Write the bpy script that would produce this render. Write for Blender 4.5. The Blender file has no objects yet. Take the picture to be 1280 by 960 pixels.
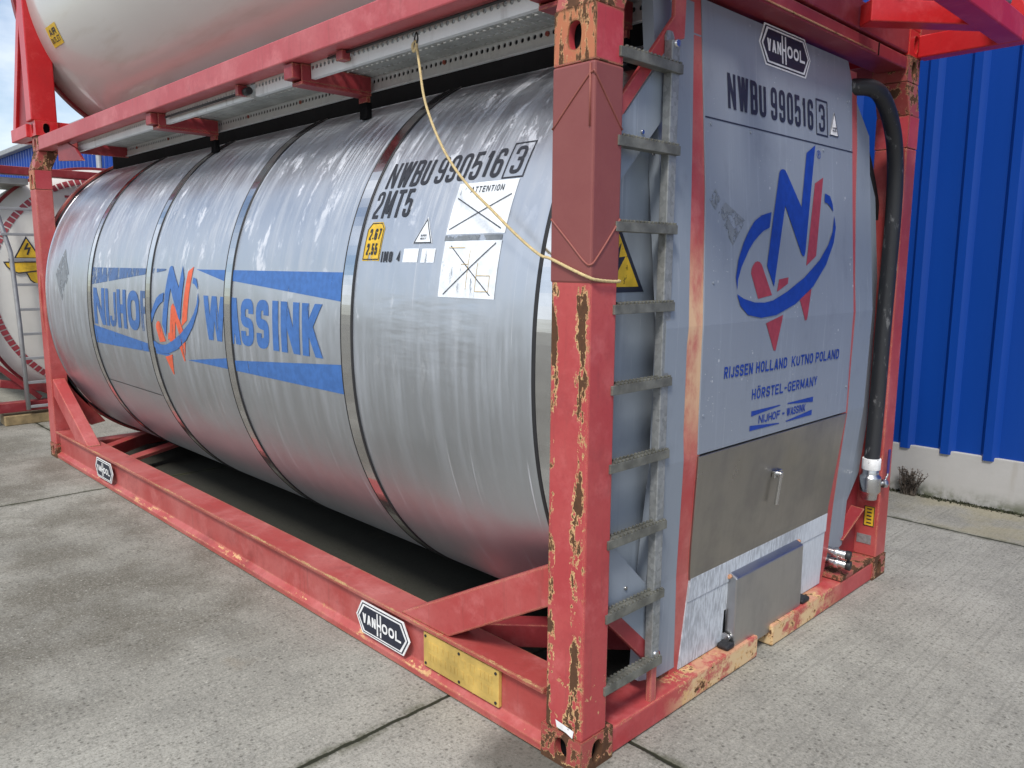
import bpy, bmesh, math, random
from mathutils import Vector, Matrix, Euler
random.seed(7)
scn = bpy.context.scene
C = scn.collection
R = math.radians

# ------------------------------------------------------------------ camera, sky, sun, exposure
cam_d = bpy.data.cameras.new('camera'); cam = bpy.data.objects.new('camera', cam_d); C.objects.link(cam)
cam.location = (1.5362, -1.8235, 1.6612)
cam.rotation_euler = (1.42080, -0.00590, 0.79850)
cam_d.sensor_width = 36.0; cam_d.lens = 988.611/1280*36.0
cam_d.clip_start = 0.05; cam_d.clip_end = 3000
scn.camera = cam
SUN_EL, SUN_AZ = 52.0, 150.0        # azimuth clockwise from +Y: the sun stands behind the camera's right shoulder
SKY_STRENGTH, SUN_STRENGTH, EXPOSURE = 0.12, 2.0, 0.42
world = bpy.data.worlds.new('World'); scn.world = world; world.use_nodes = True
wn = world.node_tree.nodes; wl = world.node_tree.links
for n in list(wn): wn.remove(n)
wo = wn.new('ShaderNodeOutputWorld'); wb = wn.new('ShaderNodeBackground'); wb.inputs['Strength'].default_value = SKY_STRENGTH
sky = wn.new('ShaderNodeTexSky'); sky.sky_type = 'NISHITA'; sky.sun_disc = False
sky.sun_elevation = R(SUN_EL); sky.sun_rotation = R(SUN_AZ); sky.air_density = 1.0; sky.dust_density = 1.2
tc = wn.new('ShaderNodeTexCoord'); mp = wn.new('ShaderNodeMapping'); mp.inputs['Scale'].default_value = (1, 1, 2.2); mp.inputs['Location'].default_value = (0.35, 0.1, 0.15)
nz = wn.new('ShaderNodeTexNoise'); nz.inputs['Scale'].default_value = 2.1; nz.inputs['Detail'].default_value = 9; nz.inputs['Roughness'].default_value = 0.55
rp = wn.new('ShaderNodeValToRGB'); rp.color_ramp.elements[0].position = 0.42; rp.color_ramp.elements[1].position = 0.60
mx = wn.new('ShaderNodeMix'); mx.data_type = 'RGBA'
mx.inputs['B'].default_value = (7.6, 7.9, 8.4, 1)
wl.new(tc.outputs['Generated'], mp.inputs['Vector']); wl.new(mp.outputs['Vector'], nz.inputs['Vector'])
wl.new(nz.outputs['Fac'], rp.inputs['Fac']); wl.new(rp.outputs['Color'], mx.inputs['Factor'])
wl.new(sky.outputs['Color'], mx.inputs['A']); wl.new(mx.outputs['Result'], wb.inputs['Color']); wl.new(wb.outputs['Background'], wo.inputs['Surface'])
sd = bpy.data.lights.new('sun', 'SUN'); sun = bpy.data.objects.new('sun', sd); C.objects.link(sun)
sd.energy = SUN_STRENGTH; sd.angle = R(12); sd.color = (1, 0.96, 0.9)
az = R(SUN_AZ); el = R(SUN_EL)
sdir = Vector((math.sin(az)*math.cos(el), math.cos(az)*math.cos(el), math.sin(el)))
sun.rotation_euler = sdir.to_track_quat('Z', 'Y').to_euler()
vs = scn.view_settings; vs.view_transform = 'Standard'; vs.look = 'None'; vs.exposure = EXPOSURE; vs.gamma = 1; vs.use_curve_mapping = False

# ------------------------------------------------------------------ node helpers
class NT:
    def __init__(s, name):
        s.m = bpy.data.materials.new(name); s.m.use_nodes = True; s.t = s.m.node_tree
        s.N = s.t.nodes; s.L = s.t.links; s.b = s.N['Principled BSDF']; s.out = s.N['Material Output']
        s._c = None
    def put(s, inp, v):
        if isinstance(v, bpy.types.NodeSocket): s.L.new(v, inp)
        else: inp.default_value = v
    def coords(s, kind='Object'):
        if s._c is None: s._c = s.N.new('ShaderNodeTexCoord')
        return s._c.outputs[kind]
    def mapping(s, scale=(1, 1, 1), loc=(0, 0, 0), rot=(0, 0, 0), vec=None, kind='Object'):
        n = s.N.new('ShaderNodeMapping'); n.inputs['Scale'].default_value = scale; n.inputs['Location'].default_value = loc; n.inputs['Rotation'].default_value = rot
        s.L.new(vec or s.coords(kind), n.inputs['Vector']); return n.outputs['Vector']
    def noise(s, scale, detail=4, rough=0.55, vec=None, dist=0.0, col=False):
        n = s.N.new('ShaderNodeTexNoise'); n.inputs['Scale'].default_value = scale; n.inputs['Detail'].default_value = detail
        n.inputs['Roughness'].default_value = rough; n.inputs['Distortion'].default_value = dist
        s.L.new(vec or s.coords(), n.inputs['Vector']); return n.outputs['Color' if col else 'Fac']
    def voronoi(s, scale, vec=None, out='Distance', feature='F1', rnd=1.0):
        n = s.N.new('ShaderNodeTexVoronoi'); n.feature = feature; n.inputs['Scale'].default_value = scale; n.inputs['Randomness'].default_value = rnd
        s.L.new(vec or s.coords(), n.inputs['Vector']); return n.outputs[out]
    def math(s, op, a, b=None, clamp=False):
        n = s.N.new('ShaderNodeMath'); n.operation = op; n.use_clamp = clamp
        s.put(n.inputs[0], a)
        if b is not None: s.put(n.inputs[1], b)
        return n.outputs[0]
    def ss(s, v, lo, hi, a=0.0, b=1.0):
        n = s.N.new('ShaderNodeMapRange'); n.interpolation_type = 'SMOOTHSTEP'
        n.inputs['From Min'].default_value = lo; n.inputs['From Max'].default_value = hi; n.inputs['To Min'].default_value = a; n.inputs['To Max'].default_value = b
        s.put(n.inputs['Value'], v); return n.outputs['Result']
    def mix(s, f, a, b, mode='MIX'):
        n = s.N.new('ShaderNodeMix'); n.data_type = 'RGBA'; n.blend_type = mode
        s.put(n.inputs['Factor'], f)
        for k, v in (('A', a), ('B', b)):
            if not isinstance(v, bpy.types.NodeSocket): v = (*v, 1.0) if len(v) == 3 else v
            s.put(n.inputs[k], v)
        return n.outputs['Result']
    def sep(s, vec=None):
        n = s.N.new('ShaderNodeSeparateXYZ'); s.L.new(vec or s.coords(), n.inputs[0]); return n.outputs
    def bump(s, h, strength=0.3, dist=0.01, normal=None):
        n = s.N.new('ShaderNodeBump'); n.inputs['Strength'].default_value = strength; n.inputs['Distance'].default_value = dist
        s.L.new(h, n.inputs['Height'])
        if normal is not None: s.L.new(normal, n.inputs['Normal'])
        return n.outputs['Normal']
    def edge(s, radius=0.015, samples=4):
        n = s.N.new('ShaderNodeBevel'); n.samples = samples; n.inputs['Radius'].default_value = radius
        g = s.N.new('ShaderNodeNewGeometry')
        d = s.N.new('ShaderNodeVectorMath'); d.operation = 'DOT_PRODUCT'
        s.L.new(n.outputs['Normal'], d.inputs[0]); s.L.new(g.outputs['Normal'], d.inputs[1])
        return s.math('SUBTRACT', 1.0, d.outputs['Value'])
    def set(s, **k):
        for key, v in k.items():
            key = {'color': 'Base Color', 'rough': 'Roughness', 'metal': 'Metallic', 'normal': 'Normal', 'alpha': 'Alpha', 'spec': 'Specular IOR Level', 'coat': 'Coat Weight'}[key]
            if key == 'Base Color' and not isinstance(v, bpy.types.NodeSocket): v = (*v, 1.0)
            s.put(s.b.inputs[key], v)
        return s.m

CREAM = (0.70, 0.45, 0.21); RUST = (0.055, 0.036, 0.026); ORANGE = (0.42, 0.13, 0.05)
def red_paint(name, base, faded, edge_wear=1.0, extra=None, rough=0.45, dirt=0.5, rust=1.0, tint=None):
    """Sun-faded paint; chips at edges show cream primer and brown rust. extra(nt) -> extra wear mask."""
    t = NT(name)
    col = t.mix(t.ss(t.noise(2.2, 5, .6), .35, .7), base, faded)
    fine = t.noise(60, 5, .65); mid = t.noise(14, 5, .6)
    col = t.mix(t.ss(t.noise(6, 6, .7), .48, .72, 0, .45), col, tuple(min(1, c*1.15+.07) for c in faded))
    col = t.mix(t.ss(t.noise(3.7, 6, .65, vec=t.mapping((1, 1, 1), (5, 2, 1))), .54, .72, 0, dirt*.8), col, tuple(c*.52+.012 for c in base))
    col = t.mix(t.ss(fine, .45, .75, 0, .25), col, tuple(c*.7 for c in base))
    streak = t.noise(1, 5, .6, vec=t.mapping((38, 38, 2.2)))
    col = t.mix(t.ss(streak, .56, .76, 0, dirt*.5), col, (.16, .06, .05))
    if tint is not None: col = t.mix(tint[0](t), col, tint[1])
    e = t.edge(0.016)
    w = t.math('ADD', t.math('MULTIPLY', e, 2.2*edge_wear), t.math('MULTIPLY', t.math('SUBTRACT', mid, .60), 1.4*min(1, edge_wear+.3)))
    if extra is not None: w = t.math('ADD', w, extra(t))
    chip = t.math('ADD', w, t.math('MULTIPLY', t.math('SUBTRACT', fine, .5), .9))
    prim = t.ss(chip, .22, .30); rst = t.ss(chip, .34 + .4*(1-rust), .42 + .4*(1-rust))
    col = t.mix(prim, col, t.mix(t.ss(mid, .45, .75, 0, .8), CREAM, (.45, .19, .09)))
    col = t.mix(rst, col, t.mix(fine, RUST, (.16, .075, .04)))
    h = t.math('SUBTRACT', t.math('MULTIPLY', fine, .25), t.math('MULTIPLY', prim, 1.0))
    return t.set(color=col, spec=t.ss(rst, 0, 1, .38, .1), rough=t.mix(rst, (rough,)*3, (.85,)*3), normal=t.bump(h, .35, .004))

M = {}
PINK, PINKF = (.41, .055, .053), (.49, .120, .112)
M['red'] = red_paint('faded_red_paint', PINK, PINKF, 1.25, rust=.35)
def post_wear(t):
    o = t.sep(); n = t.noise(9, 6, .65, vec=t.mapping((1, 1, .28)))
    # vertical scuffed bands down the post's side face, below the repair plate
    a = t.ss(t.math('ABSOLUTE', t.math('ADD', o[0], .145)), .0, .035, 1, 0)
    b = t.ss(t.math('ABSOLUTE', t.math('ADD', o[0], .035)), .0, .045, 1, 0)
    side = t.math('MULTIPLY', t.math('MAXIMUM', a, b), t.ss(o[1], .0, .03, 1, 0))
    k = t.math('MULTIPLY', side, t.math('ADD', t.ss(n, .40, .58, .0, .95), t.ss(t.noise(34, 5, .7, vec=t.mapping((1, 1, .35))), .46, .62, -.15, .35)))
    low = t.math('MULTIPLY', t.ss(o[2], .08, .45, .75, 0), t.ss(t.noise(11, 5, .6), .44, .60))
    return t.math('MULTIPLY', t.math('ADD', k, low), t.ss(o[2], 1.56, 1.62, 1, .15))
M['post'] = red_paint('scuffed_red_post_paint', (.43, .055, .06), (.50, .095, .09), .75, post_wear)
M['casting'] = red_paint('rusty_casting_paint', (.36, .065, .06), (.40, .11, .09), .8, lambda t: t.math('ADD', t.ss(t.noise(13, 6, .7), .46, .56, 0, .75), t.ss(t.math('ADD', t.sep()[2], t.math('MULTIPLY', t.noise(16, 4), .06)), .03, .075, .8, 0)))
M['lug'] = red_paint('rust_streaked_lug_paint', (.46, .05, .065), (.50, .08, .09), .8,
                     lambda t: t.math('MULTIPLY', t.ss(t.sep()[1], .002, .008, 1, 0), t.ss(t.noise(15, 6, .7, vec=t.mapping((2.6, 1, .6))), .44, .60, -.1, .8)),
                     tint=(lambda t: t.math('MULTIPLY', t.ss(t.sep()[1], .002, .008, 1, 0), t.ss(t.noise(6, 4), .3, .6, .55, 1)), (.48, .17, .075)))
def rail_wear(t):
    o = t.sep(); n = t.noise(1, 6, .7, vec=t.mapping((3.0, 20, 20))); n2 = t.noise(40, 4, .7)
    lip = t.math('MULTIPLY', t.ss(t.math('ABSOLUTE', t.math('SUBTRACT', o[2], .046)), .010, .026, 1, 0), t.ss(o[1], .035, .02))
    k = t.math('MULTIPLY', lip, t.math('ADD', t.ss(n, .46, .66, 0, .45), t.math('MULTIPLY', t.math('SUBTRACT', n2, .5), .3)))
    top = t.math('MULTIPLY', t.ss(o[2], .222, .234), t.math('MULTIPLY', t.ss(o[1], .022, .004), t.ss(n, .42, .60, 0, .42)))
    return t.math('ADD', k, top)
M['rail'] = red_paint('scraped_red_rail_paint', (.40, .062, .056), (.47, .130, .118), 1.2, rail_wear, rust=.2, dirt=.7)
def beam_wear(t):
    o = t.sep()
    z = t.math('MULTIPLY', t.ss(o[1], .45, .62), t.ss(o[1], 1.75, 2.0, 1, 0))
    return t.math('MULTIPLY', z, t.ss(t.noise(16, 6, .75), .48, .60, 0, .62))
def sill_fade(t):
    o = t.sep(); z = t.math('MULTIPLY', t.ss(o[1], .42, .70), t.ss(o[1], 1.65, 2.05, 1, 0))
    return t.math('MULTIPLY', t.math('MULTIPLY', z, t.ss(o[2], .085, .1, 1, .55)), t.ss(t.noise(6, 7, .72, vec=t.mapping((1, .8, 1.2))), .42, .52, .08, .96))
M['sill'] = red_paint('scraped_red_sill_paint', (.43, .045, .05), (.50, .09, .09), .9, beam_wear, rust=.62, tint=(sill_fade, (.72, .53, .29)))
def strip_fade(t):
    o = t.sep()
    z = t.math('MULTIPLY', t.ss(o[2], .88, 1.25), t.ss(o[2], 1.50, 1.85, 1, 0))
    return t.math('MULTIPLY', z, t.ss(t.noise(7, 6, .7, vec=t.mapping((1, 1, .55))), .32, .62, .1, .92))
M['strip'] = red_paint('sunburnt_red_strip_paint', (.45, .05, .055), (.5, .14, .12), .25, None, rust=0.0, tint=(strip_fade, (.70, .47, .28)))
M['strip_red'] = red_paint('red_strip_paint', (.42, .05, .055), (.47, .11, .10), .5, rust=.0)
M['dark_red'] = red_paint('dull_red_paint', (.24, .022, .03), (.30, .04, .045), .4, rust=.5)
M['bright_red'] = red_paint('bright_red_paint', (.52, .016, .02), (.56, .03, .032), .22, rust=.1, dirt=.2, rough=.3)
M['pink_rail'] = red_paint('pale_red_rail_paint', (.45, .075, .085), (.50, .125, .13), .25, rust=.2)
def maroon():
    t = NT('maroon_primer_patch')
    col = t.mix(t.noise(5, 6, .6), (.20, .045, .045), (.27, .085, .075))
    e = t.math('ADD', t.math('MULTIPLY', t.edge(.012), 1.6), t.math('MULTIPLY', t.math('SUBTRACT', t.noise(30, 5, .65), .5), .6))
    col = t.mix(t.ss(e, .2, .3, 0, .8), col, (.33, .10, .06))
    return t.set(color=col, rough=.55, normal=t.bump(t.noise(50, 4), .2, .003))
M['maroon'] = maroon()
def flat(name, col, rough=.5, metal=0.0, var=.25, scale=12, bump=.1):
    t = NT(name); n = t.noise(scale, 5, .6)
    c = t.mix(t.ss(n, .3, .75), tuple(min(1, x*(1-var*.5)) for x in col), tuple(min(1, x*(1+var*.5)) for x in col))
    return t.set(color=c, rough=rough, metal=metal, normal=t.bump(n, bump, .003))
M['black'] = flat('black_rubber', (.018, .018, .02), .55)
M['void'] = flat('gap_shade_black', (.008, .008, .009), .9)  # near-black for shaded gaps and casting insides, also joints and bracket feet
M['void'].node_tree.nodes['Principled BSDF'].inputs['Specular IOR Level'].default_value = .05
M['hose'] = None
def hose():
    t = NT('scuffed_black_hose'); sc = t.ss(t.noise(26, 5, .7, vec=t.mapping((1, 1, .4))), .58, .68, 0, .5)
    return t.set(color=t.mix(sc, (.02, .021, .024), (.28, .28, .28)), rough=.5, normal=t.bump(t.noise(40, 3), .15, .003))
M['hose'] = hose()
def tank_metal():
    t = NT('streaked_steel_cladding')
    uv = t.coords('UV')
    st = t.noise(1, 6, .62, vec=t.mapping((62, 2.6, 1), vec=uv)); st2 = t.noise(1, 6, .65, vec=t.mapping((15, 1.1, 1), (3, 5, 0), vec=uv))
    big = t.noise(1.6, 4, .55, vec=uv); patch = t.noise(1, 6, .7, vec=t.mapping((6, 3.2, 1), (9, 1, 0), vec=uv))
    s = t.sep(uv)
    up = t.ss(s[1], -.25, .75)                      # weathering film, heaviest on the shoulder
    film = t.math('MULTIPLY', t.ss(st, .30, .66), t.math('ADD', t.math('MULTIPLY', up, .62), .10))
    zone = t.noise(1, 4, .6, vec=t.mapping((1.7, 1.3, 1), (6, 3, 0), vec=uv))
    film = t.math('MULTIPLY', film, t.ss(zone, .36, .62, .18, 1.0))
    film = t.math('MAXIMUM', film, t.math('MULTIPLY', t.ss(st2, .40, .74, .22, .52), t.ss(s[1], -.75, .05, .25, 1)))
    metal = t.mix(big, (.49, .525, .575), (.60, .635, .685))
    white = t.mix(patch, (.46, .49, .53), (.62, .65, .70))
    col = t.mix(film, metal, white)
    grime = t.math('MULTIPLY', t.ss(patch, .46, .62), t.ss(s[1], .62, 1.1))
    grime = t.math('MULTIPLY', grime, t.ss(st, .62, .44))
    col = t.mix(t.math('MULTIPLY', grime, .72), col, (.15, .155, .17))
    drip = t.math('MULTIPLY', t.ss(t.noise(1, 5, .6, vec=t.mapping((75, .9, 1), (1, 2, 0), vec=uv)), .63, .70), .6)
    col = t.mix(drip, col, (.70, .71, .74))
    smear = t.noise(1, 8, .74, vec=t.mapping((10, 4.2, 1), (2, 8, 0), vec=uv), dist=.4)
    blot = t.math('MULTIPLY', t.ss(smear, .53, .62), t.math('MULTIPLY', t.ss(s[1], -.4, .45, .12, .92), t.ss(t.noise(1, 4, .6, vec=t.mapping((1.3, 1.6, 1), (8, 1, 0), vec=uv)), .38, .58, .15, 1)))
    col = t.mix(blot, col, (.72, .745, .79))
    f2 = t.math('MAXIMUM', t.math('MAXIMUM', film, t.math('MULTIPLY', blot, .8)), t.math('MAXIMUM', t.math('MULTIPLY', grime, .7), drip))
    rip = t.noise(1, 3, .5, vec=t.mapping((2.5, 13, 1), (4, 4, 0), vec=uv))
    loc = t.math('MULTIPLY', t.math('MULTIPLY', t.ss(s[0], -1.3, -1.0), t.ss(s[0], -.35, -.6)), t.math('MULTIPLY', t.ss(s[1], -.25, .0), t.ss(s[1], .35, .2)))
    dent = t.math('ADD', t.noise(1, 3, .45, vec=t.mapping((2.2, 1.6, 1), vec=uv)), t.math('MULTIPLY', t.math('MULTIPLY', rip, loc), .22))
    return t.set(color=col, metal=t.ss(f2, 0, 1, .97, .15), rough=t.math('ADD', t.ss(t.math('ADD', f2, t.math('MULTIPLY', big, .2)), 0, 1.1, .27, .60), t.ss(s[1], -.35, -.85, 0, .14)), normal=t.bump(dent, .42, .04))
M['tank'] = tank_metal()
def steel(name, col, rough, streak=(3, 3, 40), metal=1.0, dull=.35):
    t = NT(name); n = t.noise(1, 5, .6, vec=t.mapping(streak)); b = t.noise(4, 5, .6)
    c = t.mix(t.math('MULTIPLY', t.ss(b, .4, .7), dull), t.mix(n, tuple(x*.9 for x in col), tuple(x*1.08 for x in col)), tuple(x*.55 for x in col))
    return t.set(color=c, metal=metal, rough=t.ss(b, .3, .7, rough*.8, rough*1.25), normal=t.bump(n, .05, .002))
M['polished'] = steel('polished_steel_band', (.72, .73, .75), .14)
M['brushed'] = steel('brown_brushed_steel', (.40, .385, .355), .34, (2, 40, 2))
M['cover'] = steel('brushed_steel_cover', (.52, .52, .52), .36, (2, 40, 2))
M['chrome'] = steel('bright_steel_fitting', (.62, .62, .62), .25)
M['rung'] = None
M['alu'] = flat('dull_aluminium', (.42, .43, .44), .4, .4, .2)
def galv():
    t = NT('galvanised_steel'); v = t.voronoi(70, out='Color'); n = t.noise(9, 6, .65)
    c = t.mix(n, (.19, .20, .19), (.31, .325, .33)); c = t.mix(.10, c, t.sep(v)[0])
    c = t.mix(t.ss(t.noise(30, 5, .7), .64, .74, 0, .5), c, (.50, .51, .52)); c = t.mix(t.ss(t.noise(12, 5, .7), .55, .7, 0, .45), c, (.13, .13, .10))
    return t.set(color=c, metal=.35, rough=.55, normal=t.bump(n, .15, .004))
M['galv'] = galv()
M['rung'] = flat('dirty_galvanised_rung', (.17, .17, .145), .55, .3, .7, 16, .3)
def grey_panel(name, base, spots=True):
    t = NT(name); st = t.noise(1, 6, .6, vec=t.mapping((3, 26, 1.3))); b = t.noise(1.3, 4, .5)
    c = t.mix(b, tuple(x*.88 for x in base), tuple(x*1.1 for x in base))
    c = t.mix(t.ss(st, .55, .75, 0, .30), c, tuple(min(1, x*1.55) for x in base))
    c = t.mix(t.ss(st, .25, .42, .25, 0), c, tuple(x*.7 for x in base))
    c = t.mix(t.ss(t.noise(1, 6, .7, vec=t.mapping((2, 8, 5), (3, 1, 4))), .52, .72, 0, .28), c, tuple(x*.62 for x in base))
    c = t.mix(t.ss(t.noise(1, 6, .7, vec=t.mapping((2, 55, 1.6), (1, 5, 2))), .60, .72, 0, .35), c, (.55, .57, .60))
    if spots:
        v = t.voronoi(16, vec=t.mapping((1, 1, .75))); n = t.noise(5, 4, .6)
        sp = t.math('MULTIPLY', t.ss(v, .05, .09, 1, 0), t.ss(n, .45, .6))
        v2 = t.voronoi(48); sp = t.math('MAXIMUM', sp, t.math('MULTIPLY', t.ss(v2, .08, .14, 1, 0), t.ss(n, .52, .66)))
        c = t.mix(t.math('MULTIPLY', sp, .75), c, (.66, .67, .68))
    return t.set(color=c, rough=.42, normal=t.bump(b, .2, .02))
M['panel'] = grey_panel('blue_grey_panel_paint', (.245, .275, .322))
M['clad'] = grey_panel('plain_blue_grey_paint', (.25, .285, .33), False)
def worn_white():
    t = NT('flaking_white_panel'); n = t.noise(1, 6, .7, vec=t.mapping((2, 95, 16))); b = t.noise(2.5, 5, .6)
    w = t.math('MULTIPLY', t.ss(t.math('ADD', n, t.math('MULTIPLY', t.math('SUBTRACT', b, .5), .5)), .40, .62), t.ss(t.sep()[1], 1.5, 1.8, .9, .3))
    return t.set(color=t.mix(w, (.60, .64, .68), (.33, .35, .38)), rough=.55, normal=t.bump(w, -.15, .002))
M['worn_white'] = worn_white()
def worn(name, col, amount=.25, under=None, rough=.5, streaky=True):
    t = NT(name); n = t.noise(1, 6, .7, vec=t.mapping((22, 22, 3.5) if streaky else (14, 14, 14)))
    c = t.mix(t.ss(t.noise(30, 4), .3, .7), tuple(x*.88 for x in col), tuple(min(1, x*1.12) for x in col))
    a = t.ss(n, .62 - amount*.45, .70 - amount*.45, 1, 0) if amount > 0 else 1.0
    return t.set(color=c, rough=rough, alpha=a)
M['ink'] = worn('black_lettering', (.022, .024, .032), .02)
M['ink_end'] = worn('near_black_lettering', (.018, .022, .04), 0)
M['blue_sign'] = worn('faded_blue_vinyl', (.048, .15, .42), .04)
M['blue_worn'] = worn('worn_blue_vinyl', (.05, .14, .37), .05)
M['blue_peel'] = worn('peeling_blue_vinyl', (.07, .14, .31), .24)
M['orange'] = worn('orange_red_vinyl', (.72, .12, .05), .03)
M['blue_dark'] = worn('deep_blue_vinyl', (.008, .045, .30), 0)
M['red_sign'] = worn('dull_red_vinyl', (.33, .045, .06), 0)
M['sticker'] = worn('white_sticker', (.82, .86, .90), .03)
M['white'] = worn('white_vinyl', (.84, .84, .83), .02, streaky=False)
M['silver'] = worn('silver_outline', (.42, .46, .52), .1)
M['yellow'] = worn('yellow_sticker', (.72, .46, .03), .02, streaky=False)
M['ghost'] = worn('grey_sticker_residue', (.20, .22, .24), .28, streaky=False)
M['plate_yellow'] = flat('faded_yellow_plate', (.56, .38, .10), .55, 0, .5, 7, .2)
def wall_blue():
    t = NT('blue_corrugated_paint'); st = t.noise(1, 5, .6, vec=t.mapping((9, 9, .5)))
    return t.set(color=t.mix(st, (.003, .044, .27), (.005, .058, .34)), rough=.34, spec=.35)
M['wall'] = wall_blue()
def plinth():
    t = NT('painted_concrete_plinth'); b = t.noise(2.3, 6, .65); z = t.sep()[2]
    c = t.mix(b, (.38, .37, .35), (.54, .53, .51))
    c = t.mix(t.math('MULTIPLY', t.ss(z, .0, .14, 1, 0), t.ss(t.noise(7, 5, .7), .35, .65)), c, (.13, .14, .09))
    c = t.mix(t.ss(t.noise(1, 5, .6, vec=t.mapping((9, 9, 1))), .58, .75, 0, .3), c, (.33, .29, .23))
    return t.set(color=c, rough=.85, normal=t.bump(t.noise(30, 5, .6), .2, .006))
M['plinth'] = plinth()
M['gutter'] = flat('grey_gutter', (.30, .31, .32), .5)
M['cream_tank'] = None
def cream():
    t = NT('beige_tank_paint'); n = t.noise(1, 5, .6, vec=t.mapping((1.2, 9, 9))); b = t.noise(1.2, 4, .5)
    c = t.mix(b, (.60, .58, .54), (.68, .665, .63)); c = t.mix(t.ss(n, .5, .75, 0, .35), c, (.46, .40, .33))
    return t.set(color=c, rough=.28, coat=.3)
M['cream_tank'] = cream()
M['white_tank'] = flat('white_tank_paint', (.66, .65, .61), .4, 0, .12, 3)
M['wood'] = flat('weathered_timber', (.30, .22, .11), .8, 0, .6, 9, .4)
M['rope'] = flat('pale_yellow_rope', (.60, .47, .24), .8, 0, .35, 60, .5)
M['purple'] = flat('violet_lever_grip', (.045, .03, .16), .45)
M['plant'] = flat('dry_weed', (.13, .105, .085), .8, 0, .7, 30)
M['moss'] = flat('dark_moss', (.045, .05, .025), .95, 0, .8, 25, .6)
def perf():
    t = NT('perforated_galvanised_plate'); n = t.noise(8, 6, .65); o = t.sep()
    c = t.mix(n, (.56, .57, .57), (.76, .77, .76))
    c = t.mix(t.ss(t.noise(1, 5, .6, vec=t.mapping((20, 20, 1.5))), .55, .75, 0, .4), c, (.22, .2, .18))
    u = t.math('SUBTRACT', t.math('FRACT', t.math('MULTIPLY', o[0], 1/.034)), .5)
    v = t.math('MULTIPLY', t.math('SUBTRACT', o[2], 2.537), 1/.034)
    d = t.math('SQRT', t.math('ADD', t.math('MULTIPLY', u, u), t.math('MULTIPLY', v, v)))
    hole = t.ss(d, .24, .29, 1, 0)
    return t.set(color=t.mix(hole, c, (.01, .01, .012)), metal=.2, rough=.5, alpha=t.math('SUBTRACT', 1.0, hole))
M['perf'] = perf()
M['grating'] = flat('walkway_grating_steel', (.40, .41, .39), .55, .3, .4, 6)
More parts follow.
